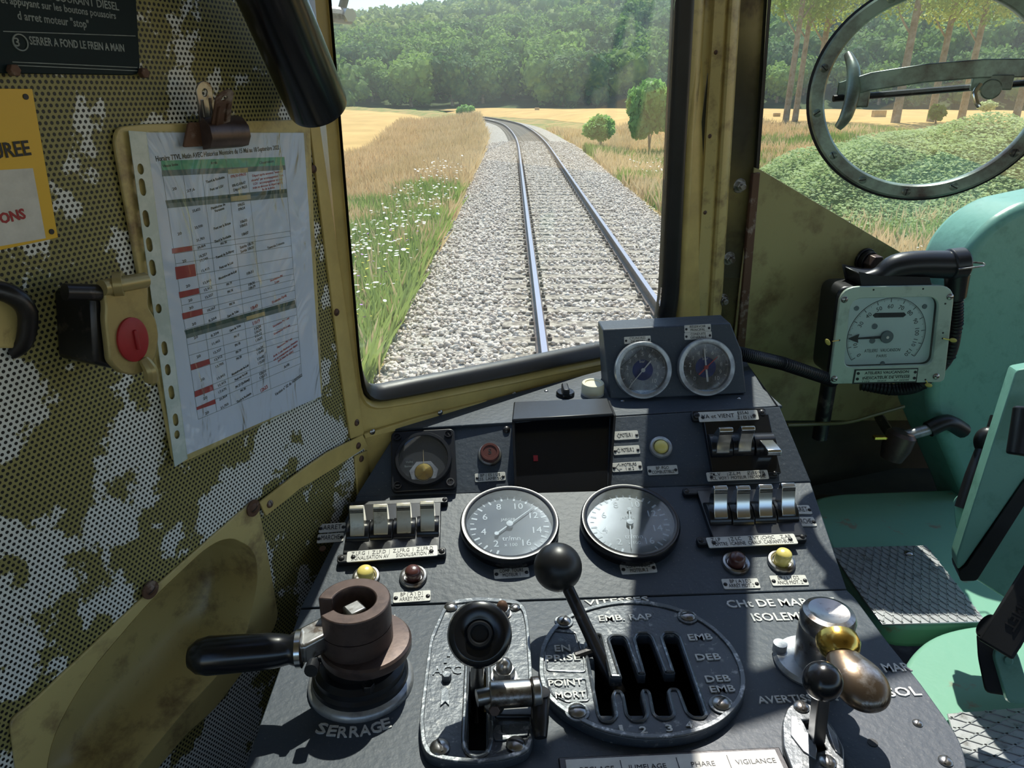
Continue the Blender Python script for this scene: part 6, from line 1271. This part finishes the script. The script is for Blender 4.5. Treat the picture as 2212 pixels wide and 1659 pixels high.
G().add(vs, fs).build('curved_spoke', 'greenp', hw, sub=0, bevel=.0015, smooth=30)
g = G(); p0, p1 = hq(1800, 213, .965), hq(2260, 176, .95); g.tube([p0, p1], .0042, 8, sub=1); g.build('lower_bar', 'dsteel', hw)
g = G(); q_ = [hq(1870, 196, .955), hq(2230, 168, .94), hq(2230, 178, .945), hq(1870, 210, .96)]; g.add([tuple(p) for p in q_] + [tuple(p + Vector((0, 0, .003))) for p in q_], [(0, 1, 2, 3), (7, 6, 5, 4), (0, 4, 5, 1), (2, 6, 7, 3), (1, 5, 6, 2), (0, 3, 7, 4)]); g.build('clear_strip', 'glass2', hw, smooth=0)
g = G(); g.tube([hq(1832, 118, .97), hq(1843, 150, .955), hq(1842, 200, .95), hq(1828, 250, .955), hq(1810, 276, .965)], [.005, .008, .009, .008, .005], 14); g.build('grab_loop', 'greenp', hw)
g = G(); c = hq(1855, 205, .955); g.box(.026, .030, .012, tuple(c)); g.build('spoke_bracket', 'greenp', hw, bevel=.002)
c = hq(2142, 178, .93); g = G(); g.box(.045, .018, .012, tuple(c)); g.cyl(.012, -.006, .008, T(c + Vector((0, -.008, 0))), 20); g.build('hub_bracket', 'greenp', hw, bevel=.0015)
g = G(); g.tube([hq(2118, 182, .92), hq(2106, 200, .92), hq(2110, 222, .92), hq(2116, 230, .92)], .0028, 10); g.build('steel_hook', 'chrome', hw)
w0 = deep(2250, 160, .94); g = G(); g.tube([I @ w0, I @ (w0 + Vector((.06, .02, .03))), I @ (w0 + Vector((.09, .03, .12))), I @ Vector((w0.x + .10, w0.y + .03, H + .55))], .012, 14); g.build('mounting_arm', 'dsteel', hw)

# green casing to the right
def solid(name, m, pts, depth, par, bevel=.02, seg=4, pl=None, label=None):
    """outline on a plane, given body behind it"""
    pl = pl or VF; g = G(); g.prism(pts, -depth, 0); return g.build(name, m, par, pl.base(), bevel=bevel, seg=seg, label=label)
CF = Plane(deep(2120, 800, 1.38), (math.cos(math.radians(8)), math.sin(math.radians(8)), 0), (0, .03, 1))
cs_ = thing('engine_casing', 'large rounded turquoise-green engine casing at the right edge', 'casing', Matrix())
co = rnd([CF.uv(x, y) for x, y in ((2212, 440), (2400, 400), (2500, 1220), (2130, 1200), (2090, 1080), (2056, 1000), (2010, 890), (2012, 830), (2040, 700), (2072, 600), (2100, 530), (2150, 475))], [.02, 0, 0, .01, .02, .02, .03, .01, .03, .03, .05, .05], 5)
solid('casing_shell', 'green', co, .12, cs_, .03, 5, CF)
# green engine cover (footboard) below
PT = HZ(-.76)
gc = thing('engine_cover', 'chipped turquoise-green engine cover carrying the aluminium tread plates beside the desk', 'engine cover', Matrix())
def hprism(name, pts, z, depth, m, par, bevel, r=.03):
    pl = HZ(z); lp = rnd([pl.uv(*p) for p in pts], r, 5); g = G(); g.prism(lp, -depth, 0); return g.build(name, m, par, pl.base(), bevel=bevel, seg=4)
hprism('cover_top', [(1745, 1078), (1800, 1064), (2050, 1054), (2420, 1050), (2420, 1345), (1905, 1348), (1790, 1190)], -.76, .05, 'greenw', gc, .012, .05)
hprism('cover_hump', [(2010, 1372), (2090, 1350), (2500, 1330), (2500, 1800), (2020, 1800), (1940, 1480), (1960, 1420)], -.755, .30, 'greenw', gc, .05, .10)
hprism('rear_ledge', [(1560, 1010), (2500, 1010), (2500, 1060), (1560, 1070)], -.81, .04, 'dark', gc, .004, .0)
# aluminium tread plates
def tread(name, label, z, pts, ang, pitch, seed=0):
    pl = HZ(z); q = [Vector(pl.uv(*p)) for p in pts]; t = thing(name, label, 'tread plate', pl.base(), 'aluminium tread plates')
    plate('sheet', [[tuple(p) for p in q]], .003, 'tread', t, bevel=.0008)
    c = sum(q, Vector((0, 0))) / len(q); g = G(); n = len(q); area = sum(q[i].x * q[(i + 1) % n].y - q[(i + 1) % n].x * q[i].y for i in range(n)); qq = q if area > 0 else q[::-1]
    for a in ang:
        d = Vector((math.cos(math.radians(a)), math.sin(math.radians(a)))); nn = Vector((-d.y, d.x))
        for k in range(-60, 61):
            o = c + nn * k * pitch; t0, t1 = -9, 9
            for i in range(n):
                A, B = qq[i], qq[(i + 1) % n]; e = B - A; ni = Vector((-e.y, e.x)); den = ni.dot(d); num = ni.dot(A - o)
                if abs(den) < 1e-9:
                    if num > 0: t0 = 1; t1 = 0
                elif den > 0: t0 = max(t0, num / den)
                else: t1 = min(t1, num / den)
            if t1 - t0 > .008:
                p0, p1 = o + d * (t0 + .002), o + d * (t1 - .002); L = (p1 - p0).length; m_ = (p0 + p1) / 2
                g.prism([(-L / 2, -.0011), (L / 2, -.0011), (L / 2, .0011), (-L / 2, .0011)], .003, .0042, T((m_.x, m_.y, 0)) @ Rm(a, 'Z'))
    g.build('raised_ribs', 'alu', t, smooth=0); return t
tread('tread_plate', 'sunlit aluminium tread plate with diamond ribs beside the upper right corner of the desk', -.755, [(1790, 1186), (2000, 1181), (2130, 1346), (1905, 1352), (1860, 1290)], (62, 118), .0125)
tread('tread_plate', 'shaded aluminium tread plate at the bottom right corner', -.75, [(2045, 1545), (2300, 1525), (2400, 1760), (2110, 1760)], (25, 155), .0155)
q = HZ(-.755).hit(1962, 1196, .004); so2 = [o for o in COL.objects if o.get('category') == 'tread plate'][0]; ql = so2.matrix_basis.inverted() @ q; screw(so2, ql.x, ql.y, .004, .007, 20, 'steel')
# leaning green door with rubber edge
DP = Plane(deep(2140, 1060, .98), (math.cos(math.radians(-20)), math.sin(math.radians(-20)), 0), (0, .15, 1))
dr = thing('casing_door', 'pale green hinged door of the engine casing with a black rubber edge strip', 'door', Matrix())
d1 = [DP.uv(x, y) for x, y in ((2195, 800), (2420, 760), (2420, 920), (2212, 1035), (2082, 1222), (2068, 1232), (2066, 1205))]
solid('front_leaf', 'green', rnd(d1, .004, 2), .035, dr, .004, 3, DP)
d2 = [DP.uv(x, y, -.01) for x, y in ((2420, 925), (2420, 1000), (2212, 1075), (2105, 1245), (2070, 1246), (2066, 1226), (2082, 1215), (2212, 1022))]
g = G(); g.prism(rnd(d2, .004, 3), -.045, .004); g.build('rubber_edge', 'rubber', dr, DP.base(), bevel=.004)
d3 = [DP.uv(x, y, -.02) for x, y in ((2420, 985), (2420, 1420), (2212, 1318), (2104, 1248), (2212, 1060))]
g = G(); g.prism(rnd(d3, .004, 2), -.05, -.016); g.build('lower_leaf', 'green', dr, DP.base(), bevel=.004)
# latches
ca = thing('clamp_lever', 'black clamp lever with a rounded knob at the foot of the green casing', 'latch', T(deep(2095, 1110, 1.06))); I0 = deep(2095, 1110, 1.06)
g = G(); g.tube([deep(2084, 1100, 1.05) - I0, deep(2108, 1030, 1.05) - I0, deep(2132, 962, 1.05) - I0], [.013, .014, .012], 14); g.build('lever_arm', 'black', ca)
g = G(); g.ball(.021, T(deep(2135, 955, 1.05) - I0) @ Rm(-20, 'Y') @ Matrix.Diagonal((.9, .8, 1.1, 1)), 24, 14); g.build('lever_knob', 'bakem', ca)
g = G(); g.tube([deep(2142, 940, 1.05) - I0, deep(2160, 905, 1.05) - I0], [.009, .013], 12, sub=1); g.build('lever_tip', 'bakem', ca)
g = G(); a_ = deep(2085, 1095, 1.06) - I0; b_ = deep(2085, 1128, 1.06) - I0; Mx = frame(a_, (CAM - deep(2085, 1100, 1.06)).normalized(), (1, 0, 0))
g.prism(rnd([(-.014, -.032), (.014, -.032), (.014, .010), (.006, .018), (-.006, .018), (-.014, .010)], .006, 3), -.012, .006, Mx); g.cyl(.005, .006, .010, Mx, 12); g.build('hinge_lug', 'green', ca, bevel=.001)
tg = thing('toggle_latch', 'dark metal over-centre latch with embossed arm and green hinge lug at the right edge', 'latch', T(deep(2150, 1420, .90))); I0 = deep(2150, 1420, .90)
p0 = deep(2158, 1390, .89) - I0; p1 = deep(2250, 1240, .84) - I0; d = (p1 - p0); Mx = frame(p0 + d / 2, (CAM - I0).normalized(), d)
g = G(); g.box(d.length, .038, .009, (0, 0, 0), Mx); g.build('latch_arm', 'blackm', tg, bevel=.003, seg=3); me = text_mesh('TIMET', .012, bold=.02, ext=.0008); me.materials.append(MT['dsteel']); link('embossed_lettering', me, tg, Mx @ T((-.004, 0, .0048)) @ Rm(180, 'Z'))
g = G(); g.tube([deep(2128, 1350, .89) - I0, deep(2190, 1392, .885) - I0], .016, 20, sub=1); g.build('hinge_barrel', 'black', tg, bevel=.002)
g = G(); Mx2 = frame(deep(2182, 1450, .885) - I0, (CAM - I0).normalized() + Vector((.3, 0, 0)), (1, 0, .1)); g.prism(rnd([(-.013, -.035), (.013, -.035), (.013, .022), (0, .034), (-.013, .022)], .008, 3), -.006, .004, Mx2); g.cyl(.005, .004, .007, Mx2 @ T((0, .012, 0)), 12); g.build('hinge_lug', 'green', tg, bevel=.0012)
g = G(); Mx3 = frame(deep(2145, 1420, .905) - I0, (CAM - I0).normalized(), (1, 0, 0)); g.prism(rnd([(-.016, -.04), (.02, -.045), (.02, .03), (-.012, .03), (-.016, 0)], .006, 3), -.01, .004, Mx3); g.build('base_block', 'blackm', tg, bevel=.002)
g = G(); a_, b_ = deep(2222, 880, .90), deep(2206, 985, .90); tag(G().tube([a_ - a_ + Vector((0, 0, 0)), b_ - a_], .016, 18, sub=1).build('round_handle', 'black', None, T(a_), bevel=.003), 'end of a thick round black handle poking in at the right edge', 'handle')
# summer haze lying over the valley
hm = bpy.data.materials.new('summer_haze'); hm.use_nodes = True; hn_ = hm.node_tree; hn_.nodes.clear(); ho_ = hn_.nodes.new('ShaderNodeOutputMaterial'); vs_ = hn_.nodes.new('ShaderNodeVolumeScatter')
vs_.inputs['Color'].default_value = (.62, .80, 1, 1); vs_.inputs['Density'].default_value = 0.0006; vs_.inputs['Anisotropy'].default_value = .35; hn_.links.new(vs_.outputs[0], ho_.inputs['Volume'])
MT['haze'] = hm; g = G(); g.box(560, 430, 120, (60, 260, 45)); hzo = g.build('valley_haze', 'haze', smooth=0); tag(hzo, 'thin blue summer haze hanging over the valley', 'haze', kind='stuff')
